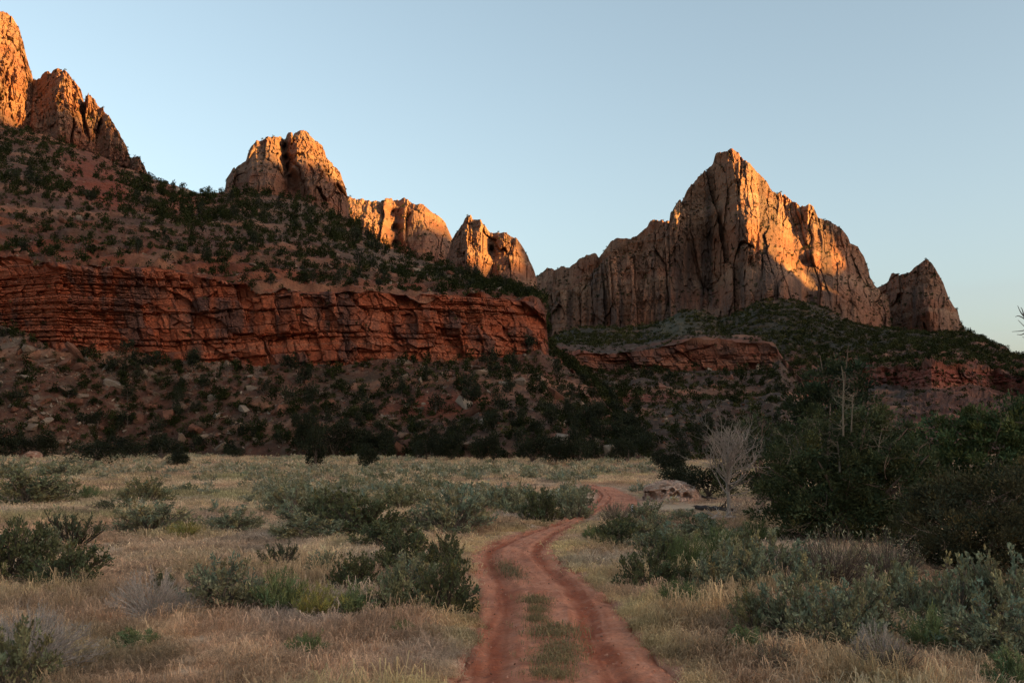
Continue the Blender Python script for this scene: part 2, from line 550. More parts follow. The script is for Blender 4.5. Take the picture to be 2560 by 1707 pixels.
watch = massif('mountain', 'great pyramid shaped sandstone peak with its right ridge glowing orange', 1.6,
               [(1340, 880), (1440, 860), (1530, 850), (1600, 850), (1700, 830), (1800, 830), (1860, 810), (1900, 790), (1980, 785), (2040, 795), (2100, 825), (2170, 850), (2240, 850)],
               [(1340, 745), (1375, 735), (1430, 722), (1470, 690), (1500, 662), (1528, 626), (1560, 612), (1600, 600), (1650, 568), (1673, 560), (1676, 537), (1690, 514), (1705, 499), (1728, 461), (1751, 438), (1782, 407), (1788, 384), (1801, 378), (1813, 380), (1832, 376), (1847, 383), (1862, 404), (1885, 427), (1912, 453), (1927, 472), (1943, 488), (1950, 482), (1973, 497), (2000, 518), (2027, 515), (2035, 522), (2046, 547), (2077, 553), (2100, 572), (2118, 590), (2126, 611), (2145, 617), (2160, 640), (2168, 665), (2175, 695), (2191, 718), (2210, 730), (2219, 737), (2229, 806), (2238, 840)],
               [(1340, 1750), (2240, 1750)], [(1340, 1800), (1800, 1950), (2240, 1850)],
               [(1815, 385, 0), (1850, 450, -30), (1870, 560, -90), (1900, 640, -130), (1950, 710, -160), (1990, 780, -180),
                (1770, 600, 80), (1765, 500, 60), (1745, 660, 70), (1780, 720, 40), (1770, 430, 40), (1700, 540, 20), (1690, 620, -5), (1650, 700, -30), (1560, 650, 80), (1500, 700, 70),
                (1450, 720, 110), (1360, 760, 190), (1400, 820, 130), (1600, 810, 10), (1700, 800, -50), (1800, 790, -90), (1860, 740, -150), (1850, 660, -90),
                (1905, 500, 20), (1935, 560, 0), (1965, 640, -40), (1990, 700, -60),
                (1950, 500, 80), (1985, 580, 90), (2008, 660, 40), (2012, 750, 0), (2030, 530, 60), (2030, 640, 10), (2050, 760, -50), (2066, 600, 70), (2085, 700, 30), (2085, 780, 0),
                (2110, 620, 90), (2115, 720, 30), (2125, 800, 0), (2150, 660, 130), (2150, 780, 40), (2180, 760, 90), (2220, 770, 130), (2220, 830, 110)],
               330, 24, 75, 101, red=0.33, varn=0.8, jag=2.5, back=300)
bridge = massif('mountain', 'smaller pointed sandstone peak right of the big pyramid peak', 1.8,
                [(2185, 860), (2260, 860), (2330, 865), (2420, 865)],
                [(2185, 735), (2193, 720), (2218, 707), (2229, 687), (2256, 686), (2275, 684), (2294, 665), (2313, 651), (2325, 653), (2340, 676), (2359, 710), (2371, 745), (2386, 768), (2394, 775), (2401, 806), (2411, 821), (2418, 845)],
                [(2185, 1950), (2420, 1950)], [(2185, 2080), (2420, 2080)],
                [(2190, 750, 120), (2210, 820, 90), (2240, 700, 70), (2240, 800, 60), (2300, 680, 10), (2290, 800, -10), (2325, 680, -10), (2318, 780, -70), (2350, 740, -30), (2350, 830, -60), (2380, 800, -20), (2410, 840, 30)],
                150, 18, 60, 117, red=0.3, varn=0.5)


# ------------------------------------------------------------------ hillsides: talus, red cliff band, bushy upper slope
def hillside(name, label, step, keys, rows, cliffs, seed, colour, cat='hillside', mat=None, talus_amp=1.0, H=None, back=120, taper=None):
    """keys: list of (y points, D points); rows: rows per segment; cliffs: {segment: (amp, thick, wr)}"""
    x0, x1 = keys[0][0][0][0], keys[0][0][-1][0]
    xs = np.arange(x0, x1 + 0.1, step)
    ky = [np.interp(xs, *np.array(k[0], float).T) for k in keys]
    kD = [np.interp(xs, *np.array(k[1], float).T) for k in keys]
    pys, Ds, seg, tt = [], [], [], []
    for i in range(len(keys) - 1):
        t = np.linspace(0, 1, rows[i], endpoint=(i == len(keys) - 2))
        # interpolate height and distance as straight world slopes
        zi = pt(xs, ky[i], kD[i])[..., 2]
        zj = pt(xs, ky[i + 1], kD[i + 1])[..., 2]
        for q in t:
            D = kD[i] + (kD[i + 1] - kD[i]) * q
            z = zi + (zj - zi) * q
            Ds.append(D)
            pys.append(z)
            seg.append(i)
            tt.append(q)
    D, Z = np.array(Ds), np.array(pys)
    seg, tt = np.array(seg), np.array(tt)
    az = np.arctan((xs - CX) / F / cp)[None]
    P = np.stack([np.sin(az) * D, np.cos(az) * D, Z], -1)
    s = az * float(np.mean(D)) + 0 * D
    tp = 1.0 if taper is None else taper(xs)[None]
    wc = np.zeros_like(D)
    d = np.zeros_like(D)
    dz = np.zeros_like(D)
    info = {}
    for sg, (amp, thick, wr, lam) in cliffs.items():
        r = seg == sg
        zc = np.stack([Z[r]])[0]
        zz = Z[r] + 0.8 * lam * 0.1 * noise(s[r] / (lam * 3), Z[r] / (lam * 4), seed=seed + 1) - 0.02 * s[r]
        ss = s[r] + 0.3 * Z[r]
        wx = 0.7 * fbm(ss / 5.0, zz / 3.0, oct=3, seed=seed + 31)
        wz = 0.35 * fbm(ss / 9.0, zz / 2.5, oct=3, seed=seed + 32)
        A1, e1, r1 = facets((ss + wx + 0.45 * zz) / (thick[1] * 1.9), (zz + wz) / (thick[1] * 1.7), seed + 33, tilt=2.6)
        A2, e2, r4 = facets((ss + wx) / (thick[1] * 0.75), (zz + wz) / (thick[1] * 0.55), seed + 37, tilt=1.8)
        b2, j2, l2, r2, L2 = blocks(ss + wx, zz + wz, thick, wr, seed + 3, joint=0.2)
        b3, j3, l3, r3, _ = blocks(ss + wx, zz + 0.5 * wz, (thick[0] * 0.35, thick[0] * 0.9), (0.8, 3.0), seed + 4, joint=0.14)
        fl = fbm(s[r] / lam, Z[r] / (lam * 3), oct=3, seed=seed + 5)
        f = np.clip(np.minimum(tt[r] / 0.05, (1 - tt[r]) / 0.03 + 0.25), 0, 1)[:, None]
        thin = sstep(0.12, 0.5, noise(ss / (lam * 2.5), zz / (thick[1] * 1.6), seed=seed + 6))
        mass = 1 - 0.75 * thin
        b1, j1, l1, rb1, _ = blocks(ss + wx, zz + wz, (thick[1] * 1.1, thick[1] * 2.2), (0.6, 1.6), seed + 2, joint=0.4)
        d[r] = amp * f * (0.7 * fl + mass * (0.75 * A1 - 0.10 * np.clip(1 - e1 / 0.04, 0, 1) + 1.05 * (b1 - 0.5) - 0.14 * j1) + 0.45 * A2
                          + 0.42 * (b2 - 0.5) - 0.18 * j2 + 0.55 * (l2 - 0.5) + thin * (0.6 * (l3 - 0.5) + 0.25 * (b3 - 0.5) - 0.22 * j3)
                          + 0.10 * fbm(ss / 0.9, zz / 0.7, oct=2, seed=seed + 41))
        wc[r] = 1
        ch = (Z[r][-1:] - Z[r][:1])
        chf = sstep(1.5, 6.0, ch)
        d[r] *= chf
        info[sg] = (r, r1, r2, l2, fl, zz, chf)
    X, Y = P[..., 0], P[..., 1]
    slope = 1 - wc
    g = ridged(s / 34.0, D / 90.0, oct=3, seed=seed + 11)
    dz += slope * talus_amp * (1.7 * g + 1.5 * fbm(X / 16, Y / 16, oct=3, seed=seed + 12) + 0.55 * ridged(X / 4.2, Y / 4.2, Z / 4.2, oct=3, seed=seed + 13))
    # small ledges of bedrock that break the slope
    led = np.maximum(noise(s / 30, Z / 2.4, seed=seed + 15) - 0.25, 0)
    d += slope * led * 3.2 * talus_amp
    # benches of bedrock above each cliff
    benches = []
    for sg in cliffs:
        if sg + 1 <= seg.max():
            r = seg == sg + 1
            w_ = (sstep(0.30, 0.05, tt[r]))[:, None]
            hh = 2.6
            q_ = (Z[r] + 1.2 * noise(s[r] / 14, Z[r] / 9, seed=seed + 51)) / hh
            stair = (np.floor(q_) + sstep(0.72, 1.0, q_ - np.floor(q_)) - q_) * hh
            d[r] += 2.2 * w_ * noise(s[r] / 5, Z[r] / 2.0, seed=seed + 52)
            benches.append((r, w_ * np.clip(0.35 + 1.2 * fbm(s[r] / 9, Z[r] / 1.6, oct=3, seed=seed + 53), 0, 0.85)))
            dz[r] = dz[r] * (1 + 0.3 * w_) + stair * w_ * min(talus_amp, 1.0) * (0.35 if x0 > 1000 else 1.0)
    nr = len(tt)
    edge = np.ones(nr)
    edge[0] = 0.0
    endw = np.clip(np.arange(nr) / 12.0, 0, 1)[:, None]
    u = P[..., :2] / np.linalg.norm(P[..., :2], axis=-1)[..., None]
    P[..., :2] -= u * (d * tp * endw)[..., None]
    P[..., 2] += dz * tp * endw
    col = colour(dict(xs=xs, s=s, Z=Z, D=D, seg=seg, tt=tt, info=info, X=X, Y=Y, led=led, slope=slope, g=g))
    for r, w_ in benches:
        col[r] = mix(col[r], (0.16, 0.042, 0.02), w_)
    nb = 5
    k = (np.arange(1, nb + 1) / nb) ** 1.5
    Pb = np.repeat(P[-1:], nb, 0)
    ub = Pb[..., :2] / np.linalg.norm(Pb[..., :2], axis=-1)[..., None]
    Pb[..., :2] += ub * (back * k)[:, None, None]
    Pb[..., 2] -= (back * 0.6 * k ** 1.5)[:, None]
    Pf = P[:1].copy()
    Pf[..., 2] -= 4
    PP = np.concatenate([Pf, P, Pb], 0)
    cc = np.concatenate([col[:1], col, np.repeat(col[-1:], nb, 0)], 0)
    me = mesh_from(name, PP, grid_faces(*PP.shape[:2]), cc, mat or M_HILL)
    o = link(name, me, label=label, cat=cat, kind='structure')
    return dict(o=o, P=P, xs=xs, seg=seg, tt=tt)


def project(P):
    x, y, z = P[..., 0], P[..., 1], P[..., 2] - CAMZ
    fwd = y * cp + z * sp
    up = -y * sp + z * cp
    return CX + F * x / fwd, CY - F * up / fwd


def gauss(x, y, cx, cy, rx, ry):
    return np.exp(-((x - cx) / rx) ** 2 - ((y - cy) / ry) ** 2)


def slope_colour(q, seed, base=SOIL, redk=0.3):
    X, Y, Z = q['X'], q['Y'], q['Z']
    n1 = fbm(X / 30, Y / 30, oct=3, seed=seed)
    n2 = fbm(X / 5, Y / 5, Z / 5, oct=4, seed=seed + 1)
    n3 = noise(X / 0.9, Y / 0.9, Z / 0.9, seed=seed + 2)
    c = mix(base, REDSOIL, np.clip(redk + 0.8 * n1 + 0.3 * n2, 0, 1))
    c = mix(c, (0.125, 0.08, 0.054), np.clip(1.1 * n3 - 0.1 + 0.3 * n2, 0, 0.7))
    c = mix(c, (0.25, 0.11, 0.062), np.clip(q['led'] * 2.0, 0, 0.7))
    c = mix(c, (0.036, 0.030, 0.018), np.clip(0.9 * fbm(X / 7, Y / 7, oct=3, seed=seed + 5) - 0.1, 0, 0.6))
    return c


def cliff_colour(q, c, seed, red=(0.235, 0.054, 0.022), pale=(0.30, 0.092, 0.045)):
    for sg, (r, r1, r2, l2, fl, zz, chf) in q['info'].items():
        s, Z = q['s'][r], q['Z'][r]
        k = mix(red, pale, np.clip(0.35 + 0.7 * (r2 - 0.5) + 0.5 * fbm(s / 9, zz / 2.0, oct=3, seed=seed), 0, 1))
        k = mix(k, (0.25, 0.105, 0.06), np.clip(1.2 * noise(0 * s, zz / 0.6, seed=seed + 2) - 0.5, 0, 0.5))
        st = fbm(s / 1.6, Z / 14, oct=3, seed=seed + 3)
        k = mix(k, (0.065, 0.034, 0.026), np.clip(1.4 * (r1 - 0.5) + 0.8 * (r2 - 0.5) + 0.9 * st + 0.5 * fbm(s / 18, Z / 8, oct=2, seed=seed + 4), 0, 0.85))
        c[r] = mix(c[r], k, chf + 0 * s)
    return c


def left_colour(q):
    c = slope_colour(q, 201)
    # bare red earth chute high on the slope under the left peaks
    px, py = project(np.stack([q['X'], q['Y'], q['Z']], -1))
    bare = gauss(px, py, 215, 440, 60, 55) + gauss(px, py, 280, 490, 40, 50) + 0.6 * gauss(px, py, 440, 500, 60, 30)
    bare = np.clip(bare * (1.1 + 0.8 * fbm(q['X'] / 9, q['Y'] / 9, oct=3, seed=77)), 0, 0.9)
    c = mix(c, (0.16, 0.038, 0.017), bare * q['slope'])
    tan = gauss(px, py, 740, 540, 110, 45) + gauss(px, py, 980, 640, 140, 50)
    c = mix(c, (0.10, 0.062, 0.04), np.clip(tan * 0.7, 0, 0.8) * q['slope'])
    # pale rubble under the cliff
    pale = gauss(px, py, 380, 930, 230, 35) + gauss(px, py, 60, 860, 70, 50)
    c = mix(c, (0.155, 0.112, 0.08), np.clip(pale * (0.5 + noise(q['X'] / 1.2, q['Y'] / 1.2, q['Z'] / 1.2, seed=5)), 0, 0.7) * q['slope'])
    redp = gauss(px, py, 1090, 1010, 130, 22)
    c = mix(c, (0.17, 0.042, 0.02), np.clip(redp, 0, 0.8) * q['slope'])
    return cliff_colour(q, c, 211)


K0D = [(-400, 205), (0, 192), (300, 195), (600, 176), (900, 160), (1200, 148), (1400, 145), (1620, 148)]
K0Y = [(x, HOR + CAMZ * F / d + 0.0) for x, d in K0D]
left_hill = hillside('hillside', 'bushy rubble slope with a long red cliff band across the left half', 2.1, [
    (K0Y, K0D),
    ([(-400, 815), (0, 822), (60, 840), (140, 893), (400, 902), (560, 916), (650, 922), (900, 912), (1000, 902), (1350, 893), (1372, 905), (1420, 935), (1490, 985), (1570, 1080), (1620, 1150)],
     [(-400, 236), (0, 228), (140, 216), (400, 214), (650, 205), (900, 206), (1200, 214), (1400, 225), (1490, 205), (1570, 170), (1620, 150)]),
    ([(-400, 610), (0, 636), (100, 655), (200, 665), (400, 673), (500, 690), (560, 703), (720, 727), (900, 731), (1100, 736), (1250, 745), (1330, 756), (1362, 775), (1372, 890), (1420, 929), (1490, 980), (1570, 1076), (1620, 1149)],
     [(-400, 244), (0, 236), (140, 223), (400, 221), (650, 212), (900, 212), (1200, 219), (1360, 231), (1400, 232), (1490, 212), (1570, 174), (1620, 152)]),
    ([(-400, 240), (0, 318), (80, 338), (150, 361), (240, 394), (310, 424), (340, 436), (385, 450), (420, 462), (480, 488), (540, 486), (600, 482), (690, 492), (760, 507), (820, 536), (870, 556), (950, 612), (1030, 650), (1100, 668), (1130, 682), (1200, 712), (1260, 726), (1300, 738), (1345, 756), (1362, 774), (1372, 886), (1420, 925), (1490, 976), (1570, 1073), (1620, 1148)],
     [(-400, 640), (0, 610), (310, 540), (480, 470), (700, 480), (870, 480), (1100, 400), (1300, 320), (1360, 270), (1400, 262), (1490, 235), (1570, 190), (1620, 156)]),
], [150, 175, 190], {1: (2.3, (0.9, 3.4), (0.7, 2.2), 14.0)}, 205, left_colour)


def right_colour(q):
    c = slope_colour(q, 301, base=(0.050, 0.029, 0.019), redk=0.32)
    px, py = project(np.stack([q['X'], q['Y'], q['Z']], -1))
    c = mix(c, (0.16, 0.04, 0.02), np.clip(gauss(px, py, 1570, 1004, 120, 14) + gauss(px, py, 1415, 1015, 45, 22), 0, 0.85) * q['slope'])
    return cliff_colour(q, c, 311, red=(0.145, 0.044, 0.023), pale=(0.17, 0.074, 0.047))


R0D = [(1340, 150), (1600, 142), (2000, 150), (2300, 160)]
right_hill = hillside('hillside', 'dark bushy slope with a low red cliff behind the boulder and dead tree', 2.4, [
    ([(x, HOR + CAMZ * F / d) for x, d in R0D], R0D),
    ([(1340, 905), (1400, 905), (1500, 935), (1600, 926), (1700, 936), (1800, 940), (1900, 926), (1948, 912), (2000, 975), (2030, 1045), (2100, 1090), (2300, 1110)],
     [(1340, 300), (1500, 330), (1800, 335), (1950, 335), (2050, 320), (2300, 300)]),
    ([(1340, 890), (1400, 888), (1500, 886), (1600, 876), (1690, 861), (1800, 857), (1900, 861), (1938, 878), (1952, 905), (2000, 968), (2030, 1040), (2100, 1088), (2300, 1108)],
     [(1340, 304), (1500, 333), (1800, 338), (1950, 338), (2050, 330), (2300, 310)]),
    ([(1340, 868), (1400, 868), (1500, 870), (1600, 864), (1690, 848), (1800, 845), (1900, 850), (1938, 872), (1952, 902), (2000, 964), (2030, 1038), (2100, 1086), (2300, 1106)],
     [(1340, 420), (1500, 440), (1800, 440), (1950, 400), (2050, 360), (2300, 340)]),
], [110, 70, 30], {1: (2.2, (1.6, 5.0), (0.22, 0.7), 12.0)}, 305, right_colour, talus_amp=1.0)


def far_colour(q):
    c = slope_colour(q, 401, base=(0.046, 0.027, 0.019), redk=0.2)
    px, py = project(np.stack([q['X'], q['Y'], q['Z']], -1))
    green = np.clip(0.75 + 0.5 * fbm(q['X'] / 60, q['Y'] / 60, oct=3, seed=33), 0, 1) * sstep(930, 880, py + 0.15 * (px - 2000) * (px > 2000))
    c = mix(c, (0.022, 0.021, 0.012), np.clip(green, 0, 0.8) * q['slope'])
    mound = gauss(px, py, 1690, 820, 60, 36) + 0.8 * gauss(px, py, 1850, 790, 45, 12)
    c = mix(c, (0.055, 0.048, 0.029), np.clip(mound, 0, 0.85) * q['slope'])
    redr = sstep(2240, 2340, px) * sstep(870, 930, py)
    c = mix(c, (0.125, 0.044, 0.027), np.clip(redr * (0.6 + 0.5 * fbm(q['X'] / 25, q['Y'] / 25, oct=3, seed=35)), 0, 0.85) * q['slope'])
    return cliff_colour(q, c, 411, red=(0.19, 0.048, 0.030), pale=(0.24, 0.08, 0.052))


far_hill = hillside('hillside', 'dark wooded skirt below the big peak with a red cliff at far right', 2.4, [
    ([(1300, 1125), (2900, 1125)], [(1300, 480), (2900, 480)]),
    ([(1300, 985), (1900, 985), (2100, 985), (2160, 978), (2240, 972), (2325, 970), (2460, 975), (2560, 1008), (2900, 1060)],
     [(1300, 700), (2100, 760), (2240, 800), (2325, 740), (2420, 790), (2480, 830), (2560, 790), (2900, 760)]),
    ([(1300, 960), (1900, 960), (2090, 960), (2160, 932), (2240, 925), (2322, 919), (2450, 928), (2560, 944), (2900, 1000)],
     [(1300, 760), (2050, 840), (2160, 815), (2240, 815), (2325, 755), (2420, 805), (2480, 845), (2560, 805), (2900, 780)]),
    ([(1300, 880), (1385, 845), (1440, 826), (1530, 815), (1600, 822), (1700, 784), (1740, 780), (1800, 798), (1860, 777), (1900, 757), (1980, 750), (2030, 757), (2100, 793), (2170, 821), (2230, 823), (2330, 835), (2410, 834), (2440, 836), (2490, 862), (2530, 884), (2560, 890), (2700, 930), (2900, 980)],
     [(1300, 1500), (2200, 1550), (2420, 1450), (2560, 1250), (2900, 1100)]),
], [50, 50, 120], {1: (4.5, (2.0, 6.0), (0.3, 0.9), 30.0)}, 405, far_colour, mat=M_CLIFF, talus_amp=2.2, taper=None)

# the western canyon wall, outside the frame, unseen, its crest shaped to set the shadow line
tt = np.linspace(-2600, 4200, 900)
R_ = 2600.0
crest = R_ * TAN_E + np.interp(tt, [-2600, 362, 372, 384, 430, 540, 560, 600, 625, 650, 760, 1000, 1640, 1680, 1700, 1718, 1738, 1750, 1764, 1807, 1880, 1930, 1975, 2000, 2040, 2055, 2200, 2600, 4200],
                               [283, 283, 270, 212, 208, 185, 176, 180, 235, 255, 262, 280, 470, 400, 345, 350, 312, 322, 372, 362, 390, 540, 450, 412, 425, 620, 640, 500, 400])
crest = crest + 5 * fbm(tt / 90, 0 * tt, oct=4, seed=500)
prof = np.array([(-1100, -6), (-600, 0.12), (-300, 0.22), (-220, 0.30), (-200, 0.55), (-120, 0.62), (-60, 0.72), (-40, 0.93), (0, 1.0), (80, 0.97), (400, 0.6), (900, -6)])
Pw = np.zeros((len(prof), len(tt), 3))
for i, (off, hz) in enumerate(prof):
    w = off + 26 * fbm(tt / 70, 0 * tt + i * 0.4, oct=4, seed=510) * (0 if i == 8 else 1)
    Pw[i, :, 0] = SDIR[0] * (R_ + w) + PDIR[0] * tt
    Pw[i, :, 1] = SDIR[1] * (R_ + w) + PDIR[1] * tt
    Pw[i, :, 2] = hz if hz < 0 else crest * hz
Cw = np.broadcast_to(np.array(ORANGE), Pw.shape) * (1 + 0.3 * fbm(tt / 40, 0 * tt, oct=3, seed=520))[None, :, None]
link('mountain', mesh_from('mountain', Pw, grid_faces(*Pw.shape[:2]), Cw, M_FAR), label='unseen canyon wall west of the meadow, shaped to shadow the valley', cat='mountain', kind='structure')

# ------------------------------------------------------------------ meadow ground and the dirt track
ROAD = np.array([  # image row, left edge, right edge
    (2300, 1010, 2330), (1950, 1085, 1950), (1707, 1132, 1715), (1650, 1160, 1655), (1600, 1178, 1608), (1550, 1190, 1570), (1500, 1192, 1535), (1450, 1186, 1478), (1420, 1174, 1430),
    (1395, 1172, 1398), (1375, 1186, 1384), (1355, 1222, 1392), (1335, 1285, 1412), (1315, 1365, 1438), (1295, 1412, 1470), (1275, 1452, 1500), (1258, 1484, 1522), (1243, 1499, 1533), (1232, 1498, 1530),
    (1224, 1482, 1520), (1216, 1462, 1500), (1210, 1450, 1486)], float)


def spline(p, n):
    p = np.asarray(p, float)
    q = np.concatenate([2 * p[:1] - p[1:2], p, 2 * p[-1:] - p[-2:-1]])
    t = np.linspace(0, len(p) - 1 - 1e-6, n)
    i = t.astype(int)
    f = (t - i)[:, None]
    a, b, c, d = q[i], q[i + 1], q[i + 2], q[i + 3]
    return 0.5 * (2 * b + (c - a) * f + (2 * a - 5 * b + 4 * c - d) * f ** 2 + (3 * b - 3 * c + d - a) * f ** 3)


rl = on_ground(ROAD[:, 1], ROAD[:, 0])
rr = on_ground(ROAD[:, 2], ROAD[:, 0])
NR = 340
RC = spline((rl + rr) / 2, NR)
RT = np.gradient(RC, axis=0)
RT /= np.linalg.norm(RT, axis=1)[:, None]
RN = np.stack([RT[:, 1], -RT[:, 0]], 1)
RW = np.interp(np.linspace(0, 1, NR), np.linspace(0, 1, len(ROAD)), np.abs(((rr - rl) * np.stack([RN[np.linspace(0, NR - 1, len(ROAD)).astype(int)]], 0)[0]).sum(1)) / 2)
RW = np.maximum(np.convolve(np.pad(RW, 6, 'edge'), np.ones(13) / 13, 'valid'), 0.42)
# the second wheel track that leaves the bend behind the marker post
R2 = spline(on_ground(np.array([1500, 1520, 1548, 1562, 1560, 1545]), np.array([1216, 1224, 1236, 1247, 1258, 1275])), 60)
R2W = np.full(60, 0.62)
SPUR = [(RC, RW), (R2, R2W)]


def road_dist(x, y):
    """signed distance outside the track edge (negative on the track)"""
    out = np.full(x.shape, 99.0, np.float32)
    near = (y > 0) & (y < 110) & (np.abs(x) < 30)
    qx, qy = x[near], y[near]
    best = np.full(qx.shape, 99.0, np.float32)
    for C_, W_ in SPUR:
        for k in range(len(C_)):
            best = np.minimum(best, np.hypot(qx - C_[k, 0], qy - C_[k, 1]) - W_[k])
    out[near] = best
    return out


def ground_z(x, y, rd=None):
    r = np.hypot(x, y)
    z = 0.10 * fbm(x / 5.0, y / 5.0, oct=3, seed=600) + 0.22 * fbm(x / 17.0, y / 17.0, oct=2, seed=601) * sstep(14, 45, r)
    z = z - 0.02
    if rd is None:
        rd = road_dist(x, y)
    k = sstep(0.9, 0.0, rd)
    z = z * (1 - k) - 0.22 * sstep(0.06, -0.15, rd)
    return z


th = np.concatenate([np.linspace(-0.62, 0.62, 420), np.linspace(0.62, 2 * math.pi - 0.62, 62)[1:-1]])
rad = np.concatenate([[0.3, 1.5, 3.0], np.geomspace(5, 235, 235), np.geomspace(260, 9000, 22)])
TH, RD = np.meshgrid(th, rad)
GX, GY = np.sin(TH) * RD, np.cos(TH) * RD
GD = road_dist(GX, GY)
GZ = ground_z(GX, GY, GD)
GZ = np.where(RD > 250, -3.0, GZ)
g1 = fbm(GX / 6, GY / 6, oct=4, seed=610)
g2 = noise(GX / 0.5, GY / 0.5, seed=611)
gc = mix((0.60, 0.41, 0.265), (0.48, 0.28, 0.17), np.clip(0.4 + g1, 0, 1))
gc = mix(gc, (0.52, 0.37, 0.24), np.clip(0.4 * g2 + 0.2, 0, 0.6))
gc = mix(gc, (0.42, 0.17, 0.10), np.clip(sstep(0.5, -0.1, GD), 0, 1))
gpx, gpy = project(np.stack([GX, GY, GZ], -1))
mound = np.clip(1.3 * gauss(gpx, gpy, 1590, 1180, 95, 7), 0, 1) * (RD > 60) * (RD < 200)
gc = mix(gc, (0.30, 0.085, 0.05), mound)
GZ = GZ + 0.5 * mound * (0.6 + 0.6 * noise(GX / 5, GY / 9, seed=614))
link('ground', mesh_from('ground', np.stack([GX, GY, GZ], -1), grid_faces(*GX.shape, True), gc, M_GROUND, True), label='dry meadow floor of reddish sandy soil', cat='ground', kind='structure')


def track(C_, W_, seed, name, label, ruts=True):
    n = len(C_)
    T = np.gradient(C_, axis=0)
    T /= np.linalg.norm(T, axis=1)[:, None]
    Nn = np.stack([T[:, 1], -T[:, 0]], 1)
    u = np.linspace(-1.18, 1.18, 61)
    X = C_[:, None, 0] + Nn[:, None, 0] * (W_[:, None] * u)
    Y = C_[:, None, 1] + Nn[:, None, 1] * (W_[:, None] * u)
    L = np.concatenate([[0], np.cumsum(np.linalg.norm(np.diff(C_, axis=0), axis=1))])[:, None] + 0 * X
    wob = 0.10 * noise(L / 3.0, 0 * L, seed=seed)
    U = u[None] + wob
    z = -0.03 + 0 * X
    rut = 0
    if ruts:
        rut = np.exp(-((U + 0.62) / 0.17) ** 2) + np.exp(-((U - 0.50) / 0.17) ** 2)
        rim = np.exp(-((U + 0.36) / 0.09) ** 2) + np.exp(-((U - 0.25) / 0.09) ** 2) + 0.6 * np.exp(-((U - 0.74) / 0.09) ** 2)
        z = z - 0.045 * rut + 0.022 * rim + 0.022 * np.exp(-(U / 0.25) ** 2)
    lines = noise(U * W_[:, None] / 0.06, L / 2.6, seed=seed + 1)
    z = z + 0.04 * fbm(X / 0.35, Y / 0.5, oct=4, seed=seed + 2) + 0.010 * lines * (0.4 + rut) + 0.020 * ridged(X / 0.15, Y / 0.13, oct=2, seed=seed + 6)
    z = z - 0.30 * sstep(0.92, 1.18, np.abs(u))[None] ** 1.0 + 0.10 * fbm(X / 0.5, Y / 0.5, oct=3, seed=seed + 3) * sstep(0.6, 1.0, np.abs(u))[None]
    c = mix((0.56, 0.215, 0.118), (0.31, 0.082, 0.037), np.clip(0.15 + 0.85 * rut + 0.35 * lines + 0.5 * fbm(X / 0.9, Y / 0.9, oct=3, seed=seed + 4), 0, 1))
    c = mix(c, (0.56, 0.27, 0.175), np.clip(0.9 * noise(X / 0.09, Y / 0.09, seed=seed + 5) - 0.25 - 0.3 * rut, 0, 0.6))
    c = mix(c, (0.17, 0.06, 0.035), np.clip(1.3 * fbm(X / 0.35, Y / 0.35, oct=3, seed=seed + 7) - 0.35, 0, 0.6))
    link(name, mesh_from(name, np.stack([X, Y, z], -1), grid_faces(*X.shape), c, M_ROAD, True), label=label, cat='track', kind='structure')


track(RC[::-1][::-1], RW, 630, 'dirt_track', 'winding red dirt two track running through the meadow')
track(R2, R2W, 650, 'dirt_track', 'short red wheel rut curving off beside the marker post', False)


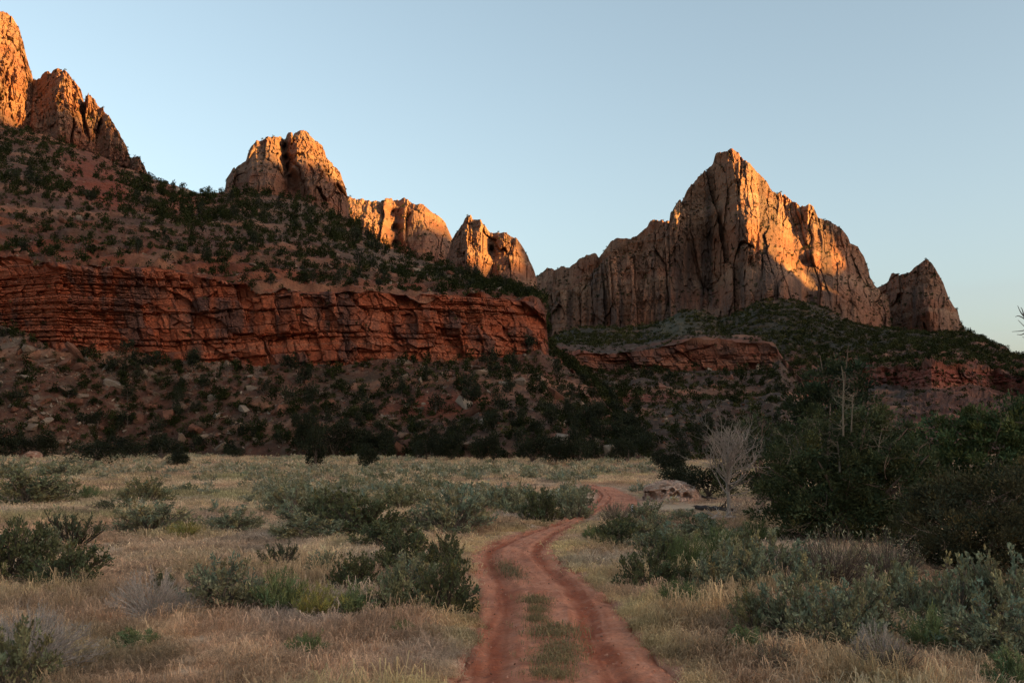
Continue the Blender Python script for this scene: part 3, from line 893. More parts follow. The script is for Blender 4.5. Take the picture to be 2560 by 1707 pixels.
# ------------------------------------------------------------------ instanced stuff
def scatter(name, pts, rotz, scl, tint, idx, meshes, label, cat, tilt=None):
    n = len(pts)
    me = bpy.data.meshes.new(name)
    me.vertices.add(n)
    me.vertices.foreach_set('co', np.asarray(pts, np.float32).ravel())
    scl = np.asarray(scl, np.float32)
    if scl.ndim == 1:
        scl = np.repeat(scl[:, None], 3, 1)
    rot = np.zeros((n, 3), np.float32)
    rot[:, 2] = rotz
    if tilt is not None:
        rot[:, :2] = tilt
    me.attributes.new('rot', 'FLOAT_VECTOR', 'POINT').data.foreach_set('vector', rot.ravel())
    me.attributes.new('scl', 'FLOAT_VECTOR', 'POINT').data.foreach_set('vector', scl.ravel())
    tint = np.broadcast_to(np.asarray(tint, np.float32), (n, 3))
    me.attributes.new('tint', 'FLOAT_COLOR', 'POINT').data.foreach_set('color', np.concatenate([tint, np.ones((n, 1), np.float32)], 1).astype(np.float32).ravel())
    me.attributes.new('idx', 'INT', 'POINT').data.foreach_set('value', np.asarray(idx, np.int32))
    me.update()
    col = bpy.data.collections.new(name + '_source')
    for k, m in enumerate(meshes):
        col.objects.link(bpy.data.objects.new(f'{name}_source_{k:02d}', m))
    o = link(name, me, label=label, cat=cat, kind='stuff')
    ng = bpy.data.node_groups.new(name, 'GeometryNodeTree')
    ng.interface.new_socket('Geometry', in_out='INPUT', socket_type='NodeSocketGeometry')
    ng.interface.new_socket('Geometry', in_out='OUTPUT', socket_type='NodeSocketGeometry')
    N, L = ng.nodes, ng.links
    gi, go = N.new('NodeGroupInput'), N.new('NodeGroupOutput')
    ci = N.new('GeometryNodeCollectionInfo')
    ci.inputs['Collection'].default_value = col
    ci.inputs['Separate Children'].default_value = True
    ci.inputs['Reset Children'].default_value = True
    ip = N.new('GeometryNodeInstanceOnPoints')
    ip.inputs['Pick Instance'].default_value = True

    def attr(nm, dt):
        a = N.new('GeometryNodeInputNamedAttribute')
        a.data_type = dt
        a.inputs['Name'].default_value = nm
        return a.outputs['Attribute']
    L.new(gi.outputs[0], ip.inputs['Points'])
    L.new(ci.outputs[0], ip.inputs['Instance'])
    L.new(attr('idx', 'INT'), ip.inputs['Instance Index'])
    L.new(attr('rot', 'FLOAT_VECTOR'), ip.inputs['Rotation'])
    L.new(attr('scl', 'FLOAT_VECTOR'), ip.inputs['Scale'])
    L.new(ip.outputs[0], go.inputs[0])
    o.modifiers.new('scatter', 'NODES').node_group = ng
    return o


# ------------------------------------------------------------------ plant meshes (unit size: radius 1, height 1)
def shrub_mesh(name, seed, stems, twigs, leaves, L, W, col, var, stemcol, up=0.3, rad=0.010, lump=0.3, drop=0.0, tipbias=0.5, parts=True, openness=0.0, mat=None):
    rg = np.random.default_rng(seed)
    wood, leaf = Soup(), Soup()
    P, Dr, Cc = [], [], []
    k = np.array(col)
    for i in range(stems):
        ph = rg.uniform(0, 2 * math.pi)
        ct = rg.uniform(0.02, 1.0) if up < 0.6 else rg.uniform(0.35, 1.0)
        st_ = math.sqrt(max(0, 1 - ct * ct))
        lum = 1 + lump * float(noise(np.array([2.2 * math.cos(ph) + 5]), np.array([2.2 * math.sin(ph) + 2.2 * ct]), seed=seed)[0]) + rg.normal(0, 0.05)
        if openness:
            lum *= rg.uniform(1 - openness, 1.1)
        e = np.array([st_ * math.cos(ph), st_ * math.sin(ph), ct]) * min(lum, 1.13)
        e[2] = max(e[2] * 0.97, 0.05)
        b = np.array([rg.normal(0, 0.09), rg.normal(0, 0.09), -0.05])
        m = b * 0.5 + e * 0.5 + np.array([0, 0, up * 0.25]) * (1 if up < 0.6 else -0.3) + rg.normal(0, 0.05, 3)
        t = np.linspace(0, 1, 4)[:, None]
        c = (1 - t) ** 2 * b + 2 * t * (1 - t) * m + t * t * e
        wood.tube(c, [rad * 2, rad * 1.5, rad, rad * 0.5], 3, np.array(stemcol) * rg.uniform(0.7, 1.3))
        cv = k * (1 + var * rg.normal(0, 0.5)) * (1 + np.array([0.12, 0, -0.1]) * rg.normal(0, 0.8))
        for j in range(twigs):
            q = rg.uniform(0.45, 0.97)
            o = (1 - q) ** 2 * b + 2 * q * (1 - q) * m + q * q * e
            dv = (e - b) / (np.linalg.norm(e - b) + 1e-6) + np.array([0, 0, up]) + rg.normal(0, 0.45, 3)
            dv /= np.linalg.norm(dv)
            ln = rg.uniform(0.12, 0.27)
            tip = o + dv * ln
            tip[2] = max(tip[2], 0.02)
            if parts:
                wood.tube(np.array([o, (o + tip) / 2 + rg.normal(0, 0.012, 3), tip]), [rad * 0.7, rad * 0.5, rad * 0.3], 3, np.array(stemcol) * rg.uniform(0.7, 1.3))
            nl = max(1, int(leaves / (stems * twigs)))
            f = rg.uniform(0, 1, nl) ** tipbias
            pp = o + (tip - o) * f[:, None] + rg.normal(0, 0.02, (nl, 3))
            P.append(pp)
            Dr.append(dv + rg.normal(0, 0.9, (nl, 3)) + np.array([0, 0, up * 0.6]))
            Cc.append(np.clip(cv * (1 + var * rg.normal(0, 0.35, (nl, 1))), 0.004, 1))
    P, Dr, Cc = np.concatenate(P), np.concatenate(Dr), np.concatenate(Cc)
    P[:, 2] = np.maximum(P[:, 2], 0.01)
    keep = rg.random(len(P)) > drop
    n = keep.sum()
    s = rg.uniform(0.65, 1.35, n)
    leaf.leaves(P[keep], Dr[keep], L * s, W * s, Cc[keep], rg)
    return leaf.mesh(name + '_foliage', mat or M_LEAF), wood.mesh(name + '_stem', M_WOOD)


SPECIES = {
    'sage': dict(stems=70, twigs=8, leaves=4600, L=0.085, W=0.040, col=(0.24, 0.228, 0.128), var=0.35, stemcol=(0.16, 0.12, 0.09), up=0.45, lump=0.45),
    'olive': dict(stems=64, twigs=8, leaves=4400, L=0.085, W=0.042, col=(0.205, 0.185, 0.090), var=0.35, stemcol=(0.15, 0.11, 0.08), up=0.4, lump=0.45),
    'dark': dict(stems=70, twigs=8, leaves=5000, L=0.080, W=0.042, col=(0.105, 0.108, 0.048), var=0.35, stemcol=(0.10, 0.075, 0.055), up=0.4, lump=0.5),
    'broom': dict(stems=80, twigs=7, leaves=2200, L=0.20, W=0.014, col=(0.150, 0.175, 0.065), var=0.3, stemcol=(0.085, 0.095, 0.045), up=0.95, lump=0.35),
    'brown': dict(stems=110, twigs=9, leaves=1700, L=0.075, W=0.020, col=(0.27, 0.235, 0.13), var=0.35, stemcol=(0.15, 0.105, 0.08), up=0.7, lump=0.35, rad=0.007),
    'dead': dict(stems=150, twigs=9, leaves=260, L=0.06, W=0.012, col=(0.34, 0.29, 0.22), var=0.3, stemcol=(0.37, 0.30, 0.25), up=0.5, lump=0.35, rad=0.006),
    'yellow': dict(stems=60, twigs=8, leaves=2600, L=0.15, W=0.016, col=(0.31, 0.26, 0.07), var=0.4, stemcol=(0.17, 0.14, 0.06), up=0.85, lump=0.35),
    'weed': dict(stems=60, twigs=7, leaves=2600, L=0.14, W=0.024, col=(0.17, 0.195, 0.08), var=0.4, stemcol=(0.12, 0.12, 0.06), up=0.7, lump=0.5),
    'open': dict(stems=24, twigs=10, leaves=1500, L=0.10, W=0.030, col=(0.085, 0.09, 0.045), var=0.35, stemcol=(0.075, 0.058, 0.045), up=0.8, lump=0.2, rad=0.022, tipbias=0.3),
}
SHR = {}
for si, (k, a) in enumerate(SPECIES.items()):
    SHR[k] = [shrub_mesh(k, 700 + si * 10 + j, **a) for j in range(5 if k == 'sage' else (4 if k in ('dark', 'olive') else 2))]


def ground_pos(px, py):
    g = on_ground(px, py)
    return g


MASK = [(*on_ground(1672, 1250), 2.3), (*on_ground(1655, 1262), 2.2), (*on_ground(1700, 1262), 2.2)]


def place_shrub(kind, x0, x1, yt, yb, label, name='sagebrush', cat='shrub', group=None, var=None, deep=0.8):
    cx = (x0 + x1) / 2
    D0 = np.hypot(*on_ground(cx, yb))
    r = (x1 - x0) / 2 / F * D0
    D = D0 + r * deep
    r = (x1 - x0) / 2 / F * D
    MASK.append((*pt(cx, yt, D)[:2], r))
    top = pt(cx, yt, D)
    h = max(top[2], 0.15) * 1.0
    gz = float(ground_z(np.array([top[0]]), np.array([top[1]]))[0])
    e = link(name, None, label=label, cat=cat, group=group, loc=(top[0], top[1], gz - 0.02))
    k = random.randrange(len(SHR[kind])) if var is None else var
    f, w = SHR[kind][k]
    rz = random.uniform(0, 6.28)
    sc = (r * 1.12, r * 1.12, (h - gz) * 1.06)
    e.rotation_euler = (0, 0, rz)
    e.scale = sc
    link('foliage', f, parent=e)
    link('stem', w, parent=e)
    return e


SHRUBS = [
    # kind, x0, x1, ytop, ybase, label, name
    ('olive', -20, 160, 1183, 1256, 'broad olive green bush cut by the left edge below the small split rock', 'bush'),
    ('sage', -30, 60, 1158, 1196, 'low grey green bush at the left edge behind the broad olive bush', 'sagebrush'),
    ('sage', 105, 205, 1163, 1192, 'low sage bush standing in front of the leftmost round tree', 'sagebrush'),
    ('olive', 315, 424, 1204, 1257, 'rounded olive bush alone on pale grass in the left meadow', 'bush'),
    ('sage', 292, 468, 1262, 1341, 'wide sage bush with grey dead twigs in the left meadow', 'sagebrush'),
    ('yellow', 420, 500, 1308, 1350, 'yellowish tuft leaning at the right foot of the wide twiggy sage', 'bush'),
    ('sage', 518, 652, 1278, 1338, 'neat dome of sage in the middle of the left meadow', 'sagebrush'),
    ('open', 115, 255, 1276, 1372, 'tall dark shrub with crooked pale stems at the back of the left clump', 'shrub'),
    ('dark', -40, 120, 1322, 1455, 'big dark bush cut by the left edge of the photo in the left clump', 'bush'),
    ('dark', 85, 252, 1370, 1470, 'low dark green bush at the front right of the left clump', 'bush'),
    ('sage', 60, 160, 1330, 1400, 'grey sage wedged between the dark bushes of the left clump', 'sagebrush'),
    ('open', 240, 332, 1250, 1283, 'low blackish olive shrub lying behind the wide twiggy sage', 'shrub'),
    ('open', 444, 490, 1270, 1293, 'tiny dark shrub between the wide twiggy sage and the neat sage dome', 'shrub'),
    ('weed', 200, 245, 1218, 1243, 'small bright green tuft on the pale grass beside the olive bush', 'weed'),
    ('sage', 664, 806, 1222, 1292, 'grey green sage at the back left of the big central thicket', 'sagebrush'),
    ('dark', 750, 905, 1238, 1330, 'dark sage in the heart of the big central thicket', 'sagebrush'),
    ('sage', 665, 850, 1290, 1352, 'spreading sage at the front left of the big central thicket', 'sagebrush'),
    ('dark', 800, 1000, 1240, 1345, 'largest dark sage mound of the central thicket', 'sagebrush'),
    ('sage', 700, 860, 1255, 1325, 'pale sage between the mounds of the central thicket', 'sagebrush'),
    ('dark', 896, 1062, 1308, 1376, 'dark rounded sage at the right foot of the central thicket', 'sagebrush'),
    ('dead', 828, 878, 1218, 1250, 'small round grey dead bush behind the central thicket', 'dead_shrub'),
    ('olive', 940, 1060, 1225, 1288, 'olive bush right behind the central thicket', 'bush'),
    ('sage', 1040, 1225, 1236, 1340, 'broad brownish based sage left of the track bend', 'sagebrush'),
    ('dark', 945, 1085, 1338, 1436, 'dense dark sage at the back of the trackside clump', 'sagebrush'),
    ('dark', 1070, 1160, 1338, 1420, 'upright dark sage by the track edge behind the trackside clump', 'sagebrush'),
    ('sage', 940, 1090, 1395, 1475, 'grey sage in the middle of the trackside clump', 'sagebrush'),
    ('olive', 930, 1080, 1430, 1540, 'yellow flecked olive bush at the front of the trackside clump', 'bush'),
    ('dark', 1035, 1188, 1410, 1538, 'tall dark bush leaning over the left edge of the track', 'bush'),
    ('dark', 820, 945, 1398, 1490, 'dark bush with pale fallen twigs left of the trackside clump', 'bush'),
    ('sage', 760, 850, 1385, 1450, 'small sage left of the twig strewn dark bush', 'sagebrush'),
    ('sage', 476, 648, 1412, 1536, 'large grey green sage in the left foreground beside the dead grey bush', 'sagebrush'),
    ('dead', 290, 480, 1428, 1556, 'silvery dead bush in the left foreground', 'dead_shrub'),
    ('dark', 380, 440, 1440, 1500, 'small dark live shoot growing out of the silvery dead bush', 'bush'),
    ('open', 658, 757, 1353, 1427, 'small dark shrub with bare forked stems alone on the grass', 'shrub'),
    ('weed', 640, 760, 1425, 1535, 'soft green bush right of the large foreground sage', 'bush'),
    ('yellow', 735, 855, 1468, 1552, 'yellow green rabbitbrush between the foreground bushes', 'bush'),
    ('weed', 830, 950, 1465, 1545, 'fine green bush between the yellow bush and the trackside clump', 'bush'),
    ('dead', -60, 205, 1528, 1690, 'big grey mound of dead twigs at the lower left corner', 'dead_shrub'),
    ('olive', -60, 118, 1585, 1740, 'yellowish green bush filling the lower left corner', 'bush'),
    ('weed', 284, 392, 1578, 1626, 'bright green weed patch in the left foreground grass', 'weed'),
    ('weed', 722, 826, 1582, 1640, 'green weed patch in the foreground grass below the yellow bush', 'weed'),
    ('weed', 980, 1034, 1548, 1590, 'small green weed in the grass left of the track', 'weed'),
    ('dark', 1306, 1392, 1232, 1308, 'dark brown based bush left of the round sage at the bend', 'bush'),
    ('sage', 1386, 1486, 1229, 1293, 'round teal sage on the inside of the track bend', 'sagebrush'),
    ('sage', 1190, 1310, 1222, 1276, 'sage behind the dark bush left of the bend', 'sagebrush'),
    ('brown', 1494, 1585, 1262, 1315, 'brownish bush at the left of the marker post', 'bush'),
    ('sage', 1570, 1660, 1256, 1313, 'teal sage right behind the marker post', 'sagebrush'),
    ('sage', 1575, 1690, 1290, 1345, 'sage in front of the marker post', 'sagebrush'),
    ('dark', 1490, 1610, 1310, 1368, 'low dark sage between the track bend and the marker post', 'sagebrush'),
    ('weed', 1452, 1512, 1312, 1352, 'light green tuft on the right bank of the track', 'weed'),
    ('sage', 1590, 1720, 1320, 1378, 'sage mound in front of the marker post clump', 'sagebrush'),
    ('sage', 1672, 1770, 1276, 1312, 'flat sage in front of the fallen logs', 'sagebrush'),
    ('sage', 1690, 1850, 1300, 1362, 'broad sage below the fallen logs', 'sagebrush'),
    ('broom', 1846, 1936, 1304, 1358, 'green broom like shrub below the dead tree', 'shrub'),
    ('broom', 1672, 1770, 1345, 1430, 'tall dark green broom shrub right of the track', 'shrub'),
    ('broom', 1745, 1845, 1325, 1400, 'second tall broom shrub behind the tall dark green broom', 'shrub'),
    ('dark', 1552, 1680, 1382, 1475, 'dark feathery bush nearest the track on the right bank', 'bush'),
    ('broom', 1632, 1752, 1458, 1524, 'bright green broom at the front of the right bank', 'shrub'),
    ('sage', 1734, 1900, 1362, 1490, 'tall grey sage at the left of the right hand thicket', 'sagebrush'),
    ('sage', 1850, 2020, 1350, 1470, 'grey sage in the middle of the right hand thicket', 'sagebrush'),
    ('brown', 1985, 2180, 1335, 1485, 'big twiggy brown bush under the large juniper', 'bush'),
    ('brown', 2120, 2305, 1345, 1475, 'brown twiggy bush at the right end of the thicket under the juniper', 'bush'),
    ('sage', 1900, 2090, 1462, 1605, 'pale sage in the right foreground left of the grey twigs', 'sagebrush'),
    ('sage', 2060, 2260, 1452, 1600, 'pale sage in the middle of the right foreground', 'sagebrush'),
    ('sage', 2300, 2480, 1418, 1580, 'tall pale sage in front of the black shade at right', 'sagebrush'),
    ('sage', 2430, 2620, 1408, 1600, 'tall sage cut by the right edge of the photo', 'sagebrush'),
    ('weed', 2255, 2400, 1525, 1634, 'yellow green fine bush in the right foreground', 'bush'),
    ('sage', 2380, 2600, 1520, 1660, 'pale sage at the lower right edge in front of the tall sage', 'sagebrush'),
    ('dead', 2130, 2260, 1560, 1665, 'grey dead twigs at the foot of the right foreground sage', 'dead_shrub'),
    ('weed', 1815, 1910, 1575, 1640, 'greenish low sage right of the track in the foreground', 'weed'),
    ('dark', 1600, 1720, 1345, 1420, 'dark green bush filling the gap left of the tall dark green broom', 'bush'),
    ('dark', 1500, 1600, 1296, 1345, 'dark low bush left of the sage in front of the marker post', 'bush'),
    ('dark', 1690, 1800, 1300, 1350, 'dark bush between the fallen logs and the broom shrubs', 'bush'),
    ('dark', 1780, 1900, 1370, 1450, 'dark green bush at the heart of the right hand thicket', 'bush'),
    ('dark', 1660, 1750, 1415, 1480, 'dark bush behind the bright green broom', 'bush'),
    ('sage', 1720, 1850, 1400, 1500, 'sage at the front left corner of the right hand thicket', 'sagebrush'),
    ('sage', 1960, 2080, 1400, 1500, 'grey sage in front of the twiggy brown bush', 'sagebrush'),
    ('olive', 2160, 2300, 1420, 1530, 'olive sage between the twiggy brown bushes and the right foreground', 'sagebrush'),
    ('sage', 2220, 2350, 1440, 1560, 'pale sage beside the tall pale sage at right', 'sagebrush'),
    ('olive', 1830, 1950, 1490, 1590, 'thin olive sage at the left end of the right foreground sage', 'sagebrush'),
    ('sage', 1980, 2180, 1500, 1630, 'wide pale sage low in the right foreground', 'sagebrush'),
    ('sage', 2470, 2640, 1560, 1680, 'low sage at the right edge above the corner tuft', 'sagebrush'),
    ('brown', 2140, 2300, 1600, 1700, 'brown dry bush near the bottom edge at right', 'bush'),
    ('brown', 1880, 2000, 1605, 1690, 'small brown dry bush near the bottom right of the track', 'bush'),
    ('sage', 1560, 1660, 1335, 1375, 'small sage above the dark feathery bush', 'sagebrush'),
    ('olive', 1800, 1900, 1340, 1400, 'olive bush behind the tall grey sage', 'bush'),
    ('weed', 2475, 2600, 1640, 1740, 'green tuft in the lower right corner', 'weed'),
]
for kind, x0, x1, yt, yb, lab, nm in SHRUBS:
    place_shrub(kind, x0, x1, yt, yb, lab, nm)

# the far meadow: countable sage, then a haze of the smallest ones
LO = [shrub_mesh('far_sage', 900 + j, stems=26, twigs=4, leaves=420, L=0.26, W=0.10, col=c, var=0.3, stemcol=(0.14, 0.1, 0.08), up=0.45, lump=0.5, parts=False)[0]
      for j, c in enumerate([(0.29, 0.265, 0.175), (0.23, 0.22, 0.13), (0.28, 0.24, 0.14), (0.17, 0.165, 0.09)])]
cand = []
tries = 0
while len(cand) < 2100 and tries < 60000:
    tries += 1
    py = 1143 + 150 * random.random() ** 2.2
    px = random.uniform(-60, 1720)
    g = on_ground(px, py)
    D = math.hypot(*g)
    dens = float(noise(np.array([g[0] / 14]), np.array([g[1] / 22]), seed=950)[0]) * 0.5 + 0.5
    dens = dens * (0.35 + 0.65 * min(1, max(0, (px - 100) / 700))) if py > 1165 else dens * 0.9
    if px < 620 and py > 1195:
        dens *= 0.1
    if py > 1195 and 540 < px < 1060:
        dens *= 0.5
    if py > 1265:
        dens *= 0.25
    if px > 1480 and py > 1190:
        dens *= 0.15
    if random.random() > dens * 1.3:
        continue
    cand.append((px, py, g, D))
cxy = np.array([c[2] for c in cand])
rdn = road_dist(cxy[:, 0], cxy[:, 1])
cand = [(c, random.uniform(0.3, 0.7)) for c, r in zip(cand, rdn) if r > 0.7]
cand.sort(key=lambda c: -c[1] / c[0][3])
SHADE = ['pale grey green', 'mid green', 'yellowish', 'dark green']
zone = [(-999, 250, 'far meadow behind the broad olive bush at left'), (250, 420, 'meadow in front of the olive edge trees'), (420, 660, 'meadow left of the narrow dark conifer'), (660, 860, 'meadow below the narrow dark conifer'),
        (860, 1020, 'meadow below the small black round tree'), (1020, 1180, 'meadow behind the broad brownish based sage'), (1180, 1330, 'meadow behind the bend of the track'), (1330, 1460, 'meadow around the far white stake'), (1460, 3000, 'meadow between the track and the red mounds')]
for i, ((px, py, g, D), r) in enumerate(cand[:225]):
    z_ = next(z for a, b, z in zone if a <= px < b)
    k_ = RNG.integers(0, 4)
    row = 'nearer' if D < 55 else ('middle' if D < 85 else 'farther')
    lab = f"{'broad' if r > 0.58 else ('middling' if r > 0.48 else 'small')} {SHADE[k_]} sage, {row} {z_}"
    link('sagebrush', LO[k_], label=lab, cat='shrub', group='low sage scattered over the far meadow', loc=(g[0], g[1], -0.03), rz=random.uniform(0, 6.28), scale=(r, r, r * random.uniform(0.75, 1.1)))
rest = cand[225:]
LO_T = [shrub_mesh('tiny_sage', 930 + j, stems=14, twigs=3, leaves=130, L=0.42, W=0.18, col=(1, 1, 1), var=0.25, stemcol=(1, 1, 1), up=0.4, lump=0.5, parts=False, mat=M_TINT)[0] for j in range(3)]
n = len(rest)
gr = np.array([(c[2][0], c[2][1], -0.03) for c, r in rest])
tn = np.array([(0.30, 0.27, 0.18), (0.23, 0.22, 0.13), (0.46, 0.36, 0.23)])[RNG.integers(0, 3, n)] * RNG.uniform(0.75, 1.25, (n, 1))
scatter('sagebrush_cover', gr, RNG.uniform(0, 6.28, n), np.array([r for c, r in rest]), tn, RNG.integers(0, 3, n), LO_T, 'countless tiny sage plants covering the far meadow', 'ground cover')


# ------------------------------------------------------------------ dry grass
def tuft_mesh(name, seed, blades, h, spread, lean, w, seedhead=0.5):
    rg = np.random.default_rng(seed)
    V, Q, C = [], [], []
    for i in range(blades):
        b = np.array([rg.normal(0, spread), rg.normal(0, spread), -0.02])
        a = rg.uniform(0, 6.28)
        l = h * rg.uniform(0.45, 1.15)
        ln = lean * rg.uniform(0.2, 1.3) * l
        d = np.array([math.cos(a), math.sin(a), 0])
        side = np.array([-d[1], d[0], 0]) * w
        k = rg.uniform(0.7, 1.3)
        pts = [b, b + d * ln * 0.25 + np.array([0, 0, l * 0.55]), b + d * ln * 0.75 + np.array([0, 0, l * 0.9])]
        tip = b + d * ln * 1.35 + np.array([0, 0, l * (0.98 - 0.25 * lean)])
        ws = [0.9, 0.75, 1.5 if rg.random() < seedhead else 0.6]
        n0 = len(V)
        for p, s_ in zip(pts, ws):
            V += [p - side * s_, p + side * s_]
        V += [tip - side * 0.3, tip + side * 0.3]
        for j in range(3):
            Q.append((n0 + 2 * j, n0 + 2 * j + 1, n0 + 2 * j + 3, n0 + 2 * j + 2))
        C += [np.array([0.92, 0.86, 0.80]) * k] * 2 + [np.array([1.0, 0.98, 0.95]) * k] * 2 + [np.array([1.1, 1.08, 1.05]) * k] * 4
    return mesh_from(name, V, np.array(Q), C, M_GRASS)


TUFTS = [tuft_mesh('grass_tuft', 1000 + j, 26, 0.17, 0.13, 0.9, 0.0045) for j in range(4)]
TUFTS += [tuft_mesh('grass_tuft', 1010 + j, 12, 0.33, 0.07, 0.6, 0.0038, 0.8) for j in range(2)]
TUFTS += [tuft_mesh('grass_tuft', 1020 + j, 34, 0.16, 0.22, 1.0, 0.011, 0.7) for j in range(2)]


def polar_points(n, r0, r1, a=0.72):
    r = np.sqrt(RNG.uniform(r0 * r0, r1 * r1, n))
    t = RNG.uniform(-a, a, n)
    return np.sin(t) * r, np.cos(t) * r


def grass_band(n, r0, r1, kinds, smul):
    x, y = polar_points(n, r0, r1)
    rd = road_dist(x, y)
    edge = 0.22 * noise(x / 0.45, y / 0.45, seed=1102) + 0.10 * noise(x / 0.15, y / 0.15, seed=1103) - 0.02
    bare = fbm(x / 3.0, y / 3.0, oct=3, seed=1100)
    edge = edge + 0.18 * sstep(30, 45, np.hypot(x, y))
    clump = fbm(x / 0.55, y / 0.55, oct=2, seed=1104)
    keep = (rd > edge) & (clump > -0.45 + 0.5 * RNG.random(len(x)) * sstep(60, 30, np.hypot(x, y))) & (bare > -0.75 + 0.2 * RNG.random(n))
    x, y, rd, bare = x[keep], y[keep], rd[keep], bare[keep]
    for mx, my, mr in MASK:
        k_ = (x - mx) ** 2 + (y - my) ** 2 > (0.75 * mr) ** 2
        x, y, rd, bare = x[k_], y[k_], rd[k_], bare[k_]
    n = len(x)
    z = ground_z(x, y, rd)
    a = fbm(x / 7, y / 7, oct=3, seed=1110)
    b = fbm(x / 2.2, y / 2.2, oct=3, seed=1111)
    c = fbm(x / 11, y / 11, oct=2, seed=1112)
    col = mix((0.78, 0.535, 0.345), (0.60, 0.37, 0.23), np.clip(0.5 + 1.6 * a, 0, 1))
    col = mix(col, (0.70, 0.53, 0.26), np.clip(0.9 * b + 0.1 + 0.5 * sstep(0.9, 0.1, rd), 0, 0.85))
    col = mix(col, (0.38, 0.34, 0.16), np.clip(1.6 * c - 0.35 + 0.5 * b, 0, 0.7))
    col = mix(col, (0.52, 0.41, 0.33), np.clip(1.3 * fbm(x / 3.5, y / 3.5, oct=2, seed=1113) - 0.2, 0, 0.7))
    col = mix(col, (0.52, 0.29, 0.18), np.clip(1.2 * fbm(x / 4.5, y / 4.5, oct=3, seed=1116) - 0.3, 0, 0.5))
    col = col * RNG.uniform(0.65, 1.35, (n, 1))
    s = smul * np.clip(np.exp(RNG.normal(-0.05, 0.30, n)), 0.45, 1.5) * (0.8 + 0.5 * np.clip(a + b, -0.5, 0.8)) * (0.45 + 0.55 * sstep(0.0, 0.7, rd))
    s = s * (1 - 0.5 * sstep(2.2, 0.4, rd) * sstep(20, 28, y))
    s = s * (1 - 0.65 * sstep(6, 2, rd) * sstep(36, 42, y))
    s = np.stack([smul * (s / smul) ** 0.35, smul * (s / smul) ** 0.35, s], 1)
    col = np.minimum(col * (0.92 + 0.42 * fbm(x / 0.7, y / 0.7, oct=2, seed=1121) + 0.25 * fbm(x / 2.6, y / 2.6, oct=2, seed=1122))[:, None], 0.95)
    return np.stack([x, y, z], -1), s, col, np.array(kinds)[RNG.integers(0, len(kinds), n)]


parts_ = [grass_band(108000, 7.5, 22, [0, 1, 2, 3, 0, 1, 2, 3, 4, 5], 1.0), grass_band(112000, 22, 48, [0, 1, 2, 3, 6, 7, 4], 1.15), grass_band(76000, 48, 110, [6, 7, 2], 1.5), grass_band(33000, 110, 215, [6, 7], 2.2)]
gp = np.concatenate([p[0] for p in parts_])
gs = np.concatenate([p[1] for p in parts_])
gcol = np.concatenate([p[2] for p in parts_])
gidx = np.concatenate([p[3] for p in parts_])
scatter('dry_grass', gp, RNG.uniform(0, 6.28, len(gp)), gs, gcol, gidx, TUFTS, 'tan dry grass carpeting the meadow on both sides of the track', 'grass',
        tilt=np.stack([RNG.normal(0.05, 0.12, len(gp)), RNG.normal(0, 0.12, len(gp))], 1))

# low weed mats on the crown of the track
MAT = [tuft_mesh('weed_mat', 1200 + j, 760, 0.10, 0.34, 1.0, 0.008, 0.3) for j in range(2)]
M_MAT = material('weed_leaf', base=(0.26, 0.185, 0.09), rough=0.85, spec=0.05)
for m_ in MAT:
    m_.materials[0] = M_MAT
for x0, x1, y0, y1, lab in [(1245, 1308, 1402, 1452, 'first weed mat on the track crown just before the bend'), (1300, 1375, 1488, 1515, 'thin weed mat on the track crown below the first mat'),
                            (1315, 1375, 1514, 1532, 'narrow weed mat touching the thin mat on the track crown'), (1312, 1372, 1534, 1560, 'small rounded weed mat midway along the near track'),
                            (1316, 1452, 1556, 1604, 'largest weed mat in the middle of the near track'), (1340, 1460, 1600, 1640, 'sparse weed mat below the largest mat on the track'),
                            (1320, 1450, 1628, 1668, 'broad weed mat on the track crown near the bottom edge'), (1315, 1440, 1668, 1700, 'nearest weed mat on the track at the bottom edge')]:
    a_, b_ = on_ground((x0 + x1) / 2, y0), on_ground((x0 + x1) / 2, y1)
    w_ = (x1 - x0) / F * np.hypot(*((a_ + b_) / 2))
    link('weed_mat', MAT[int(x0 + y0) % 2], label=lab, cat='weeds', group='weed mats on the crown of the dirt track', loc=((a_ + b_)[0] / 2, (a_ + b_)[1] / 2, 0.0), rz=0.1,
         scale=(w_ / 1.3, np.linalg.norm(b_ - a_) / 1.3, random.uniform(0.7, 1.1)))

